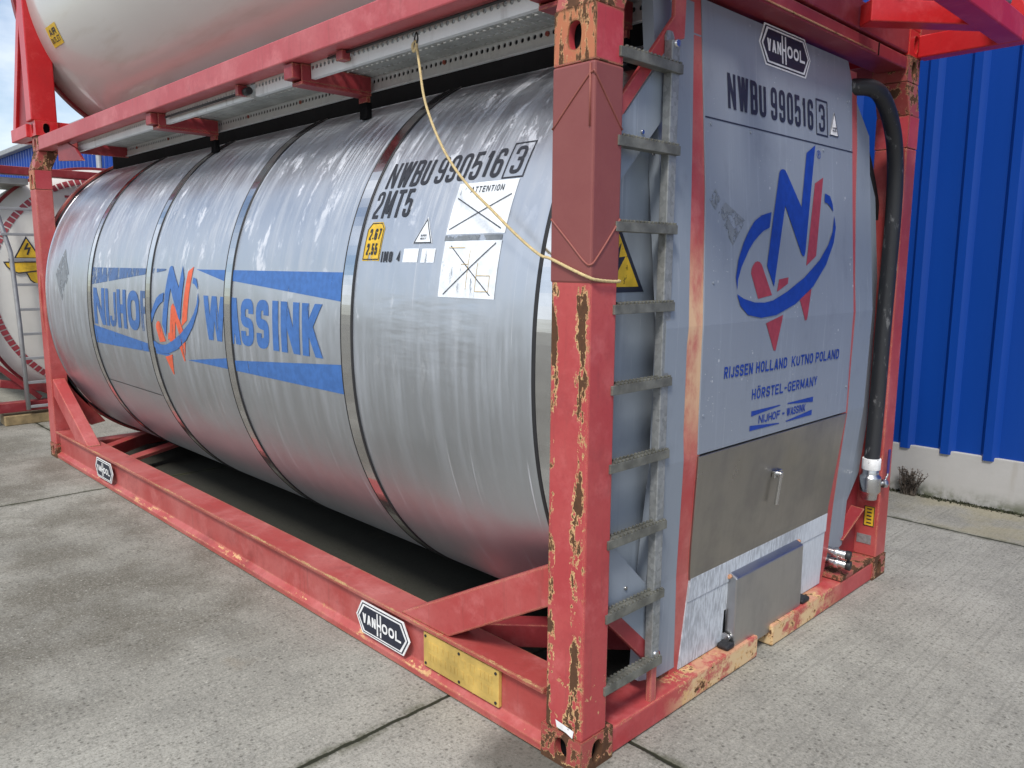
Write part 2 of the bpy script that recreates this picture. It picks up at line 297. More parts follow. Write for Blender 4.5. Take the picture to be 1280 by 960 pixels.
def concrete():
    t = NT('concrete_yard')
    P = t.coords('Object'); o = t.sep()
    big = t.noise(.55, 6, .6); mid = t.noise(3.2, 6, .65); fine = t.noise(120, 3, .6)
    c = t.mix(t.ss(big, .32, .68), (.285, .275, .238), (.42, .408, .355))
    c = t.mix(t.ss(mid, .38, .72, 0, .45), c, (.185, .18, .16))
    # brown damp staining on the slab left of the frame
    stain = t.math('MULTIPLY', t.ss(o[0], -1.2, -2.1), t.ss(o[1], .6, -.2))
    c = t.mix(t.math('MULTIPLY', stain, t.ss(t.noise(1.7, 5, .65), .34, .62, .15, .8)), c, (.125, .113, .088))
    under_shade = t.math('MULTIPLY', t.math('MULTIPLY', t.ss(o[1], .15, .5), t.ss(o[1], 2.1, 2.5, 1, 0)), t.math('MULTIPLY', t.ss(o[0], -.1, -.4), t.ss(o[0], -6.3, -5.7)))
    # exposed aggregate: irregular grit at three sizes
    g1 = t.noise(42, 6, .8); g2 = t.noise(105, 4, .75); vd = t.voronoi(46); va = t.voronoi(46, out='Color'); sv = t.sep(va)
    c = t.mix(t.ss(g1, .51, .64, 0, .40), c, (.088, .080, .062)); c = t.mix(t.ss(g1, .47, .36, 0, .36), c, (.50, .475, .40))
    c = t.mix(t.ss(g2, .52, .64, 0, .55), c, (.085, .078, .062)); c = t.mix(t.ss(g2, .46, .36, 0, .42), c, (.52, .50, .43))
    dot = t.math('ADD', vd, t.math('MULTIPLY', t.math('SUBTRACT', g2, .5), 1.1))
    dark = t.math('MULTIPLY', t.ss(sv[0], .62, .72), t.ss(dot, .16, .34, 1, 0)); lite = t.math('MULTIPLY', t.ss(sv[1], .86, .95), t.ss(dot, .10, .26, 1, 0))
    c = t.mix(t.math('MULTIPLY', dark, .62), c, (.060, .055, .045)); c = t.mix(t.math('MULTIPLY', lite, .6), c, (.58, .56, .48))
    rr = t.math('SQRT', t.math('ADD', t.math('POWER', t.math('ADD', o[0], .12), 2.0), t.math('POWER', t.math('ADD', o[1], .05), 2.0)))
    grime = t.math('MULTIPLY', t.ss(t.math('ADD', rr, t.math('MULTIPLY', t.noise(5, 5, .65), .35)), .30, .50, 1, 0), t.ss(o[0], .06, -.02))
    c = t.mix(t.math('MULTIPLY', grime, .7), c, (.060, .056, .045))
    broom = t.noise(1, 4, .6, vec=t.mapping((64, 1.1, 1)))
    c = t.mix(t.ss(broom, .48, .72, 0, .36), c, (.155, .15, .13))
    c = t.mix(t.math('MULTIPLY', under_shade, .94), c, t.mix(g1, (.016, .017, .013), (.044, .044, .036)))   # shade under the tank, painted near black into the ground colour
    # yellowish mossy strip by the wall
    strip = t.math('MULTIPLY', t.ss(o[1], 3.57, 3.62), t.ss(t.noise(2.2, 6, .6), .36, .60))
    c = t.mix(t.math('MULTIPLY', strip, t.ss(o[0], -.6, -.1, .1, .55)), c, (.30, .265, .16))
    rs = t.math('MULTIPLY', t.ss(t.noise(1.1, 5, .6, vec=t.mapping((1, 1, 1), (4, 7, 0))), .62, .76), .35)
    c = t.mix(rs, c, (.26, .19, .11))
    # joints between slabs
    def joint(sock, pos, w=.008):
        d = t.math('ABSOLUTE', t.math('SUBTRACT', t.math('ADD', sock, t.math('MULTIPLY', t.math('SUBTRACT', t.noise(9, 5, .7), .5), .026)), pos))
        return t.ss(d, w*.6, w*1.5, 1, 0), t.ss(d, w, w*7, 1, 0)
    J, G = None, None
    for sock, pos in ((o[0], -.68), (o[0], -4.65), (o[0], 3.3), (o[0], -8.62), (o[0], -12.6), (o[1], .273), (o[1], 3.575), (o[1], -3.03), (o[1], -6.3)):
        a, g = joint(sock, pos)
        J = a if J is None else t.math('MAXIMUM', J, a); G = g if G is None else t.math('MAXIMUM', G, g)
    c = t.mix(t.math('MULTIPLY', G, t.ss(t.noise(8, 5, .7), .42, .6, .1, .75)), c, (.075, .078, .045))
    c = t.mix(J, c, (.03, .032, .02))
    h = t.math('SUBTRACT', t.math('ADD', t.math('MULTIPLY', fine, .3), t.math('MULTIPLY', lite, .4)), t.math('MULTIPLY', J, 3.0))
    return t.set(color=c, rough=t.ss(big, .3, .7, .78, .95), spec=.15, normal=t.bump(h, .6, .006))
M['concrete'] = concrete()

# ------------------------------------------------------------------ mesh helpers
class MB:
    def __init__(s): s.bm = bmesh.new()
    def box(s, x0, x1, y0, y1, z0, z1):
        v = [s.bm.verts.new((x, y, z)) for x in (x0, x1) for y in (y0, y1) for z in (z0, z1)]
        for f in ((0, 1, 3, 2), (4, 6, 7, 5), (0, 4, 5, 1), (2, 3, 7, 6), (0, 2, 6, 4), (1, 5, 7, 3)): s.bm.faces.new([v[i] for i in f])
        return s
    def prism(s, pts, axis, a, b):
        """pts: 2-D outline in the other two axes (xyz order), extruded along axis from a to b."""
        def P(p, q):
            return {'x': (q, p[0], p[1]), 'y': (p[0], q, p[1]), 'z': (p[0], p[1], q)}[axis]
        A = [s.bm.verts.new(P(p, a)) for p in pts]; B = [s.bm.verts.new(P(p, b)) for p in pts]
        s.bm.faces.new(A); s.bm.faces.new(B[::-1]); n = len(pts)
        for i in range(n): s.bm.faces.new((A[i], B[i], B[(i+1) % n], A[(i+1) % n]))
        return s
    def beam(s, p0, p1, w, h, up=(0, 0, 1)):
        p0, p1 = Vector(p0), Vector(p1); d = (p1-p0).normalized(); sd = d.cross(Vector(up)).normalized(); u = sd.cross(d)
        vs = []
        for p in (p0, p1):
            for a, b in ((-1, -1), (1, -1), (1, 1), (-1, 1)): vs.append(s.bm.verts.new(p + sd*a*w/2 + u*b*h/2))
        for f in ((0, 1, 2, 3), (7, 6, 5, 4), (0, 4, 5, 1), (1, 5, 6, 2), (2, 6, 7, 3), (3, 7, 4, 0)): s.bm.faces.new([vs[i] for i in f])
        return s
    def tube(s, pts, r, n=12, cap=True):
        pts = [Vector(p) for p in pts]; rings = []; ref = None
        for i, p in enumerate(pts):
            d = (pts[min(i+1, len(pts)-1)] - pts[max(i-1, 0)]).normalized()
            if ref is None: ref = d.orthogonal().normalized()
            ref = (ref - d*ref.dot(d)).normalized(); b = d.cross(ref)
            rr = r[i] if isinstance(r, (list, tuple)) else r
            rings.append([s.bm.verts.new(p + (ref*math.cos(2*math.pi*k/n) + b*math.sin(2*math.pi*k/n))*rr) for k in range(n)])
        for a, b in zip(rings, rings[1:]):
            for k in range(n):
                f = s.bm.faces.new((a[k], a[(k+1) % n], b[(k+1) % n], b[k])); f.smooth = True
        if cap: s.bm.faces.new(rings[0][::-1]); s.bm.faces.new(rings[-1])
        return s
    def build(s, name, mat, parent=None, bevel=0.0, seg=2, smooth=False, loc=(0, 0, 0)):
        bmesh.ops.recalc_face_normals(s.bm, faces=s.bm.faces)
        if smooth:
            for f in s.bm.faces: f.smooth = True
        me = bpy.data.meshes.new(name); s.bm.to_mesh(me); s.bm.free()
        o = bpy.data.objects.new(name, me); C.objects.link(o); o.location = loc
        if mat is not None: me.materials.append(M[mat] if isinstance(mat, str) else mat)
        if parent is not None: o.parent = parent
        if bevel:
            m = o.modifiers.new('edge', 'BEVEL'); m.width = bevel; m.segments = seg; m.limit_method = 'ANGLE'; m.angle_limit = R(40)
        return o
def thing(name, label, cat, loc=(0, 0, 0), rz=0, group=None):
    o = bpy.data.objects.new(name, None); C.objects.link(o); o.location = loc; o.rotation_euler = (0, 0, rz); o.empty_display_size = .3
    o['label'] = label; o['category'] = cat
    if group: o['group'] = group
    return o
def tag(o, label, cat, group=None):
    o['label'] = label; o['category'] = cat
    if group: o['group'] = group
    return o
def smooth_path(pts, n=6):
    P = [Vector(p) for p in pts]; out = []
    for i in range(len(P)-1):
        a, b, c, d = P[max(i-1, 0)], P[i], P[i+1], P[min(i+2, len(P)-1)]
        for k in range(n):
            t = k/n
            out.append(.5*((2*b) + (c-a)*t + (2*a-5*b+4*c-d)*t*t + (-a+3*b-3*c+d)*t**3))
    out.append(P[-1]); return out

# ------------------------------------------------------------------ stroke lettering (outlines in metres)
def round_path(pts, closed):
    out = []; n = len(pts)
    for i, (x, y, r) in enumerate(pts):
        if r <= 1e-6 or (not closed and i in (0, n-1)): out.append((x, y)); continue
        p = Vector((x, y)); a = Vector(pts[i-1][:2]) - p; b = Vector(pts[(i+1) % n][:2]) - p
        r2 = min(r, a.length*.5, b.length*.5); A = p + a.normalized()*r2; B = p + b.normalized()*r2
        for k in range(5):
            t = k/4; out.append(tuple(A*(1-t)**2 + p*2*t*(1-t) + B*t*t))
    return out
def thick(path, t, closed):
    q_ = [path[0]]
    for p_ in path[1:]:
        if math.hypot(p_[0]-q_[-1][0], p_[1]-q_[-1][1]) > 1e-5: q_.append(p_)
    if closed and len(q_) > 2 and math.hypot(q_[0][0]-q_[-1][0], q_[0][1]-q_[-1][1]) < 1e-5: q_.pop()
    path = q_
    n = len(path); L, Rr = [], []
    for i in range(n):
        p = Vector(path[i]); a = Vector(path[i-1]) if (closed or i > 0) else None; b = Vector(path[(i+1) % n]) if (closed or i < n-1) else None
        d1 = (p-a).normalized() if a is not None else (b-p).normalized(); d2 = (b-p).normalized() if b is not None else d1
        n1 = Vector((-d1.y, d1.x)); n2 = Vector((-d2.y, d2.x)); m = (n1+n2)
        m = m.normalized() if m.length > 1e-6 else n1
        k = t/2/max(.45, m.dot(n1)); L.append(p+m*k); Rr.append(p-m*k)
    q = []
    for i in range(n if closed else n-1):
        j = (i+1) % n; q.append([tuple(L[i]), tuple(L[j]), tuple(Rr[j]), tuple(Rr[i])])
    return q
O_ = [('C', [(0, 0, 1), (1, 0, 1), (1, 1, 1), (0, 1, 1)])]
GL = {
 '0': O_, 'O': O_, '1': [('P', [(.62, 0, 0), (.62, 1, 0)]), ('D', .1, .74, .55, .97)],
 '2': [('P', [(0, .70, 0), (0, 1, 1), (1, 1, 1), (1, .55, .5), (0, .12, .2), (0, 0, 0), (1, 0, 0)])],
 '3': [('P', [(0, .74, 0), (0, 1, 1), (1, 1, 1), (1, .53, .6), (.35, .53, 0)]), ('P', [(.35, .53, 0), (1, .53, .6), (1, 0, 1), (0, 0, 1), (0, .26, 0)])],
 '5': [('P', [(1, 1, 0), (0, 1, 0), (0, .52, 0), (.3, .60, .3), (1, .60, .8), (1, 0, 1), (0, 0, 1), (0, .26, 0)])],
 '6': [('C', [(0, 0, 1), (1, 0, 1), (1, .56, .8), (0, .56, .8)]), ('P', [(0, .3, 0), (0, 1, 1), (1, 1, 1), (1, .76, 0)])],
 '7': [('P', [(0, 1, 0), (1, 1, 0), (.35, 0, 0)])],
 '9': [('C', [(0, .44, .8), (1, .44, .8), (1, 1, 1), (0, 1, 1)]), ('P', [(1, .7, 0), (1, 0, 1), (0, 0, 1), (0, .24, 0)])],
 '4': [('P', [(.75, 0, 0), (.75, 1, 0), (0, .3, 0), (1, .3, 0)])],
 'N': [('V', 0), ('V', 1), ('D', 0, 1, 1, 0)], 'M': [('V', 0), ('V', 1), ('D', 0, 1, .5, .15), ('D', 1, 1, .5, .15)],
 'W': [('D', 0, 1, .25, 0), ('D', .5, 1, .25, 0), ('D', .5, 1, .75, 0), ('D', 1, 1, .75, 0)],
 'B': [('C', [(0, 0, 0), (1, 0, .8), (1, .52, .6), (0, .52, 0)]), ('C', [(0, .52, 0), (1, .52, .6), (1, 1, .8), (0, 1, 0)])],
 'U': [('P', [(0, 1, 0), (0, 0, 1), (1, 0, 1), (1, 1, 0)])], 'T': [('H', 1, 0, 1), ('V', .5)], 'I': [('V', .5)],
 'J': [('P', [(1, 1, 0), (1, 0, 1), (0, 0, 1), (0, .24, 0)])], 'H': [('V', 0), ('V', 1), ('H', .5, 0, 1)],
 'F': [('V', 0), ('H', 1, 0, 1), ('H', .53, 0, .85)], 'E': [('V', 0), ('H', 1, 0, 1), ('H', .52, 0, .85), ('H', 0, 0, 1)],
 'L': [('V', 0), ('H', 0, 0, 1)], 'K': [('V', 0), ('D', .0, .36, 1, 1), ('D', .25, .62, 1, 0)],
 'A': [('D', 0, 0, .5, 1), ('D', 1, 0, .5, 1), ('H', .27, .25, .75)], 'V': [('D', 0, 1, .5, 0), ('D', 1, 1, .5, 0)],
 'S': [('P', [(1, .74, 0), (1, 1, 1), (0, 1, 1), (0, .53, .6), (1, .47, .6), (1, 0, 1), (0, 0, 1), (0, .26, 0)])],
 'R': [('V', 0), ('P', [(0, 1, 0), (1, 1, .8), (1, .48, .8), (0, .48, 0)]), ('D', .45, .46, 1, 0)],
 'P': [('V', 0), ('P', [(0, 1, 0), (1, 1, .8), (1, .45, .8), (0, .45, 0)])],
 'D': [('C', [(0, 0, 0), (1, 0, 1), (1, 1, 1), (0, 1, 0)])],
 'G': [('P', [(1, .76, 0), (1, 1, 1), (0, 1, 1), (0, 0, 1), (1, 0, 1), (1, .46, 0), (.55, .46, 0)])],
 'Y': [('D', 0, 1, .5, .42), ('D', 1, 1, .5, .42), ('P', [(.5, 0, 0), (.5, .5, 0)])],
 '-': [('H', .45, .1, .9)], ',': [('P', [(.5, .0, 0), (.5, .14, 0)])], '.': [('P', [(.5, 0, 0), (.5, .08, 0)])],
}
GW = {'I': 0, '1': .62, 'W': 1.5, 'M': 1.3, 'N': 1.12, 'A': 1.1, 'K': 1.1, ' ': .7, ',': .3, '.': .3, '-': .8, 'J': .8, 'Q': 1}
def glyph(ch, x, y, w, h, t, uml=False):
    out = []; mxm = lambda u: x + t/2 + u*(w-t); mym = lambda v: y + t/2 + v*(h-t)
    for g in GL[ch]:
        if g[0] in 'PC':
            rad = min(w-t, h-t)*.5
            pp = round_path([(mxm(a), mym(b), r*rad) for a, b, r in g[1]], g[0] == 'C'); out.append(thick(pp, t, g[0] == 'C'))
        elif g[0] == 'V': X = mxm(g[1]); out.append([[(X-t/2, y), (X+t/2, y), (X+t/2, y+h), (X-t/2, y+h)]])
        elif g[0] == 'H': Y = mym(g[1]); a, b = x+g[2]*w, x+g[3]*w; out.append([[(a, Y-t/2), (b, Y-t/2), (b, Y+t/2), (a, Y+t/2)]])
        elif g[0] == 'D':
            X0, X1 = mxm(g[1]), mxm(g[3]); Y0, Y1 = y+g[2]*h, y+g[4]*h; k = t/2*1.08
            out.append([[(X0-k, Y0), (X0+k, Y0), (X1+k, Y1), (X1-k, Y1)]])
    return out
def text(s, x0, x1, y0, y1, t, gap=None, slant=0.0):
    """Strokes (lists of polygons) of one line of capitals filling x0..x1, y0..y1."""
    gap = t*.75 if gap is None else gap
    uml = {i for i, c in enumerate(s) if c == 'Ö'}; s = s.replace('Ö', 'O')
    fixed = gap*(len(s)-1) + sum(t for c in s if c == 'I'); unit = (x1-x0-fixed)/sum(GW.get(c, 1) for c in s)
    x = x0; out = []
    for i, c in enumerate(s):
        w = t if c == 'I' else unit*GW.get(c, 1)
        if c != ' ': out += glyph(c, x, y0, w, y1-y0, t)
        if i in uml: out += [[[(x+w*k-t*.5, y1+t*.5), (x+w*k+t*.5, y1+t*.5), (x+w*k+t*.5, y1+t*1.4), (x+w*k-t*.5, y1+t*1.4)]] for k in (.3, .7)]
        x += w + gap
    if slant:
        out = [[[(px+(py-y0)*slant, py) for px, py in q] for q in st] for st in out]
    return out
def decal(name, strokes, fn, mat, parent, cuts=None, lift=0.0015):
    """strokes: list of lists of 2-D polygons; fn(u, v, h) -> 3-D point h above the surface."""
    bm = bmesh.new(); lay = bm.faces.layers.int.new('k')
    for i, st in enumerate(strokes):
        for q in st:
            try: f = bm.faces.new([bm.verts.new((p[0], p[1], i)) for p in q]); f[lay] = i
            except ValueError: pass
    if cuts:
        for k in cuts:
            bmesh.ops.bisect_plane(bm, geom=bm.verts[:]+bm.edges[:]+bm.faces[:], plane_co=(0, k, 0), plane_no=(0, 1, 0))
    for v in bm.verts:
        v.co = Vector(fn(v.co.x, v.co.y, lift + .00012*(round(v.co.z) % 12)))
    me = bpy.data.meshes.new(name); bm.to_mesh(me); bm.free()
    o = bpy.data.objects.new(name, me); C.objects.link(o); me.materials.append(M[mat]); o.parent = parent
    return o
rect = lambda a, b, c, d: [(a, c), (b, c), (b, d), (a, d)]
def frame_lines(a, b, c, d, t): return [[rect(a, b, c, c+t)], [rect(a, b, d-t, d)], [rect(a, a+t, c+t, d-t)], [rect(b-t, b, c+t, d-t)]]
def line(p, q, t):
    return thick([p, q], t, False)
def hexagon(cx, cy, w, h, nose): return [(cx-w/2, cy), (cx-w/2+nose, cy-h/2), (cx+w/2-nose, cy-h/2), (cx+w/2, cy), (cx+w/2-nose, cy+h/2), (cx-w/2+nose, cy+h/2)]
def maker_badge(cx, cy, w, h, fn, parent, cuts=None, tilt=0):
    nose = h*.30
    def f2(u, v, hh): return fn(u, v, hh)
    b = decal('maker_badge', [[hexagon(cx, cy, w, h, nose)]], fn, 'white', parent, cuts, .0015)
    decal('badge_field', [[hexagon(cx, cy, w*.95, h*.92, nose*.95)]], fn, 'ink_end', b, cuts, .0024)
    decal('badge_line', [[hexagon(cx, cy, w*.915, h*.85, nose*.92)]], fn, 'white', b, cuts, .0032)
    decal('badge_centre', [[hexagon(cx, cy, w*.86, h*.76, nose*.9)]], fn, 'ink_end', b, cuts, .004)
    t = h*.066; y0, y1 = cy-h*.15, cy+h*.15; l = cx-w*.36; r = cx+w*.36
    st = text('VAN', l, l+w*.255, y0, y1, t) + text('OOL', r-w*.35, r, y0, y1, t)
    hx0, hx1 = l+w*.270, r-w*.365
    
    st += glyph('H', hx0, cy-h*.34, hx1-hx0, h*.68, t)
    decal('badge_lettering', st, fn, 'white', b, cuts, .0046)
    return b

# ------------------------------------------------------------------ tank surface
TA, TB, TN, TY, TZ = 1.262, 1.27, 2.22, 1.275, 1.3226
def sect(t, grow=0.0):
    c, s = math.cos(t), math.sin(t); r = (abs(c/TA)**TN + abs(s/TB)**TN)**(-1/TN) + grow
    return TY - r*c, TZ + r*s
_T = [-1.7 + 3.4*i/3400 for i in range(3401)]; _S = [0.0]
for i in range(1, 3401):
    a, b = sect(_T[i-1]), sect(_T[i]); _S.append(_S[-1] + math.hypot(a[0]-b[0], a[1]-b[1]))
_s0 = _S[1700]; _S = [s - _s0 for s in _S]
import bisect as _bi
def ang(s):
    i = min(max(_bi.bisect_left(_S, s), 1), 3400); f = (s-_S[i-1])/(_S[i]-_S[i-1]); return _T[i-1] + f*(_T[i]-_T[i-1])
def on_tank(x, s, h):
    y, z = sect(ang(s), h); return (x, y, z)
def shell(name, x0, x1, mat, parent, grow=0.0, nx=2, nt=192, caps=True, dome=0.0, dz=0.0):
    bm = bmesh.new(); uvl = bm.loops.layers.uv.new('UVMap'); rings = []
    xs = [x0 + (x1-x0)*i/(nx-1) for i in range(nx)]
    for x in xs: rings.append([bm.verts.new((x, *((lambda p: (p[0], p[1]+dz))(sect(2*math.pi*k/nt, grow))))) for k in range(nt)])
    def su(k):
        t = 2*math.pi*k/nt
        t = t if t <= math.pi else t-2*math.pi
        return 1.27*t
    for i in range(nx-1):
        for k in range(nt):
            f = bm.faces.new((rings[i][k], rings[i+1][k], rings[i+1][(k+1) % nt], rings[i][(k+1) % nt])); f.smooth = True
            kk = k if k < nt/2 else k-nt
            for l, (xx, kq) in zip(f.loops, ((xs[i], kk), (xs[i+1], kk), (xs[i+1], kk+1), (xs[i], kk+1))): l[uvl].uv = (xx, 1.27*2*math.pi*kq/nt)
    if caps:
        for rr, x, sg in ((rings[0], x0, -1 if x0 < x1 else 1), (rings[-1], x1, 1 if x0 < x1 else -1)):
            prev = rr
            for q in range(1, 9):
                f_ = 1-q/9; d = dome*math.sqrt(max(0, 1-f_*f_))
                if q == 8: f_ = .12
                cur = [bm.verts.new((x + sg*d, TY + (v.co.y-TY)*f_, TZ+dz + (v.co.z-TZ-dz)*f_)) for v in rr]
                for k in range(nt):
                    f = bm.faces.new((prev[k], prev[(k+1) % nt], cur[(k+1) % nt], cur[k])); f.smooth = True
                prev = cur
            bm.faces.new(prev)
    bmesh.ops.recalc_face_normals(bm, faces=bm.faces)
    me = bpy.data.meshes.new(name); bm.to_mesh(me); bm.free(); o = bpy.data.objects.new(name, me); C.objects.link(o)
    me.materials.append(M[mat]); o.parent = parent
    return o
def hoop(name, x0, x1, grow0, grow1, mat, parent, nt=192, dz=0.0):
    """solid ring round the tank, between radius offsets grow0 and grow1"""
    bm = bmesh.new(); V = []
    for (x, g) in ((x0, grow0), (x0, grow1), (x1, grow1), (x1, grow0)):
        V.append([bm.verts.new((x, sect(2*math.pi*k/nt, g)[0], sect(2*math.pi*k/nt, g)[1]+dz)) for k in range(nt)])
    for a in range(4):
        A, B = V[a], V[(a+1) % 4]
        for k in range(nt):
            f = bm.faces.new((A[k], B[k], B[(k+1) % nt], A[(k+1) % nt]))
    bmesh.ops.recalc_face_normals(bm, faces=bm.faces)
    me = bpy.data.meshes.new(name); bm.to_mesh(me); bm.free(); o = bpy.data.objects.new(name, me); C.objects.link(o)
    me.materials.append(M[mat]); o.parent = parent
    m = o.modifiers.new('edge', 'BEVEL'); m.width = .002; m.limit_method = 'ANGLE'
    return o

# ------------------------------------------------------------------ the setting: yard
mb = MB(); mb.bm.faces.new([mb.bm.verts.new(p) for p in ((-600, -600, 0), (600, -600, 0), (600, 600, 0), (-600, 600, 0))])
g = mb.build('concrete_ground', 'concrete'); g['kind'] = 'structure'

# ------------------------------------------------------------------ blue warehouse
WY = 4.277
wh = thing('warehouse', 'long blue corrugated warehouse on a pale concrete plinth behind the stacked tanks', 'warehouse', (0, WY, 0))
bm = bmesh.new(); x = -42.0; prof = []
while x < 14:
    prof += [(x, 0.0), (x+.160, 0.0), (x+.188, -.040), (x+.240, -.040)]; x += .275
lo = [bm.verts.new((a, b+.025, .335)) for a, b in prof]; hi = [bm.verts.new((a, b+.025, 4.8)) for a, b in prof]
for i in range(len(prof)-1): bm.faces.new((lo[i], lo[i+1], hi[i+1], hi[i]))
bmesh.ops.recalc_face_normals(bm, faces=bm.faces)
me = bpy.data.meshes.new('wall'); bm.to_mesh(me); bm.free(); o = bpy.data.objects.new('wall', me); C.objects.link(o); me.materials.append(M['wall']); o.parent = wh
MB().box(-42, 14, .045, 9, .33, 4.78).build('side_wall', 'wall', wh)
MB().box(-42, 14, .0, 9.0, -.1, .36).build('plinth', 'plinth', wh, .006)
MB().box(-42.2, 14.2, -.16, .02, 4.72, 4.86).build('gutter', 'gutter', wh, .02)
MB().prism([(-.1, 4.87), (4.5, 5.5), (9.2, 4.87)], 'x', -42.2, 14.2).build('roof', 'gutter', wh)
MB().tube([(-17.6, -.12, 0.02), (-17.6, -.12, 4.75)], .06).build('downpipe', 'gutter', wh)

# ------------------------------------------------------------------ common frame pieces
def oval_casting(name, x0, x1, y0, y1, z0, z1, mat, parent, faces=('-y', '+x')):
    """corner casting: a hollow block with an oval aperture in the named faces"""
    b = MB(); bm = b.bm; N = 32
    def face(axis, val, a0, a1, inward):
        # oval in the plane; outline rectangle (a0..a1) x (z0..z1)
        cx, cz = (a0+a1)/2, (z0+z1)/2; hw, hh = min(.027, (a1-a0)*.24), min(.041, (z1-z0)*.36)
        def rp(t):
            c, s = math.cos(t), math.sin(t); k = 1/max(abs(c)/((a1-a0)/2), abs(s)/((z1-z0)/2)); return cx+c*k, cz+s*k
        def op(t):
            c, s = math.cos(t), math.sin(t); return cx+hw*c, cz+(hh-hw)*(1 if s > 0 else -1)*min(1, abs(s)*1.6)+hw*s
        P3 = (lambda u, v, d: (val+d*inward, u, v)) if axis == 'x' else (lambda u, v, d: (u, val+d*inward, v))
        ts = sorted(set([2*math.pi*k/N+1e-4 for k in range(N)] + [math.atan2(sz*(z1-z0), sx*(a1-a0)) % (2*math.pi) for sx in (-1, 1) for sz in (-1, 1)]))
        O = [bm.verts.new(P3(*rp(t), 0)) for t in ts]; I = [bm.verts.new(P3(*op(t), 0)) for t in ts]; D = [bm.verts.new(P3(*op(t), .03)) for t in ts]
        n = len(ts)
        for k in range(n):
            j = (k+1) % n
            bm.faces.new((O[k], O[j], I[j], I[k])); bm.faces.new((I[k], I[j], D[j], D[k]))
    done = []
    for f in faces:
        if f == '-y': face('y', y0, x0, x1, 1)
        if f == '+y': face('y', y1, x0, x1, -1)
        if f == '+x': face('x', x1, y0, y1, -1)
        if f == '-x': face('x', x0, y0, y1, 1)
    q = [(x0, y0), (x1, y0), (x1, y1), (x0, y1)]
    for f, (a, c) in {'-y': (0, 1), '+x': (1, 2), '+y': (2, 3), '-x': (3, 0)}.items():
        if f in faces: continue
        bm.faces.new([bm.verts.new(p) for p in ((*q[a], z0), (*q[c], z0), (*q[c], z1), (*q[a], z1))])
    for z in (z0, z1): bm.faces.new([bm.verts.new((*p, z)) for p in q])
    bmesh.ops.remove_doubles(bm, verts=bm.verts, dist=1e-5)
    o = b.build(name, mat, parent)
    i = .034
    MB().box(x0+i, x1-i, y0+i, y1-i, z0+.012, z1-.012).build('casting_inside_shade', 'void', o)  # black block standing in for the shade inside the hollow casting
    return o
LEN, WID = 6.058, 2.53
RAIL = [(0, .006), (0, .034), (.030, .056), (.030, .205), (.002, .218), (0, .236), (.155, .236), (.155, .222), (.045, .21), (.045, .02), (.155, .018), (.155, .006)]
def mirror_y(pts): return [(WID-p[0], p[1]) for p in pts]

# ================================================================== 1. the weathered tank container on the ground
T = thing('tank_container', 'weathered silver tank container in a scuffed red frame, bottom of the stack', 'tank container', (0, 0, 0), 0, 'tank containers in the yard')
# corner posts -------------------------------------------------------
P_ = {}
for (cx, sx) in ((0, -1), (-LEN, 1)):
    for (cy, sy) in ((0, 1), (WID, -1)):
        x0, x1 = sorted((cx, cx+sx*.16)); y0, y1 = sorted((cy, cy+sy*.128)); near = cx == 0 and cy == 0
        p = MB().box(x0, x1, y0, y1, .118, 2.245).build('corner_post', 'post' if near else 'red', T, .007)
        P_[(cx, cy)] = p
        X0, X1 = sorted((cx+(-sx)*.004, cx+sx*.176)); Y0, Y1 = sorted((cy-sy*.004, cy+sy*.160))
        oval_casting('bottom_casting', X0, X1, Y0, Y1, .0, .118, 'casting', p, ('-y', '+x') if cy == 0 else ('+y', '+x'))
        oval_casting('side_lug', x0, x1, y0, y1, 2.247, 2.40, 'lug', p, ('-y',) if cy == 0 else ('+y',))
        oy = cy + sy*.045; ty0, ty1 = sorted((oy, oy+sy*.150))
        MB().prism([(cy, 2.40), (cy+sy*.128, 2.40), (oy+sy*.150, 2.55), (oy, 2.55)], 'x', x0, x1).build('post_head', 'casting', p, .005)
        X0, X1 = sorted((cx, cx+sx*.17))
        oval_casting('top_casting', X0, X1, ty0, ty1, 2.552, 2.67, 'casting', p, ('-y', '+x') if cy == 0 else ('+y', '+x'))
near = P_[(0, 0)]
# bolted-on repair plate wrapped round the near post, with pointed weld seams
rp_ = MB().box(-.163, .003, -.003, .131, 1.606, 2.243).build('repair_plate', 'maroon', near, .007)
wy, wx = -.0035, .0035
MB().tube(smooth_path([(-.160, wy, 2.065), (-.09, wy, 2.135), (-.022, wy, 2.200), (-.004, wy, 2.21), (wx, 0, 2.205), (wx, .06, 2.137), (wx, .128, 2.062)], 4), .0035, 6).build('weld_seam', 'maroon', near)
MB().tube(smooth_path([(-.160, wy, 1.80), (-.145, wy, 1.785), (-.08, wy, 1.724), (-.024, wy, 1.671), (0.002, -.002, 1.662), (wx, .03, 1.69), (wx, .108, 1.775), (wx, .128, 1.80)], 4), .0035, 6).build('weld_seam', 'maroon', near)
MB().tube([(-.012, -.0045, 2.06), (-.014, -.0045, 2.235)], .003, 6).build('weld_seam', 'maroon', near)
MB().box(-.161, .001, -.001, .129, 2.244, 2.25).build('weld_bead', 'casting', near, .002)
decal('paper_label', [[[(-.110, .159), (-.028, .150), (-.034, .122), (-.062, .131), (-.103, .134)]]], lambda u, v, h: (u, -.0042-h, v), 'white', near)
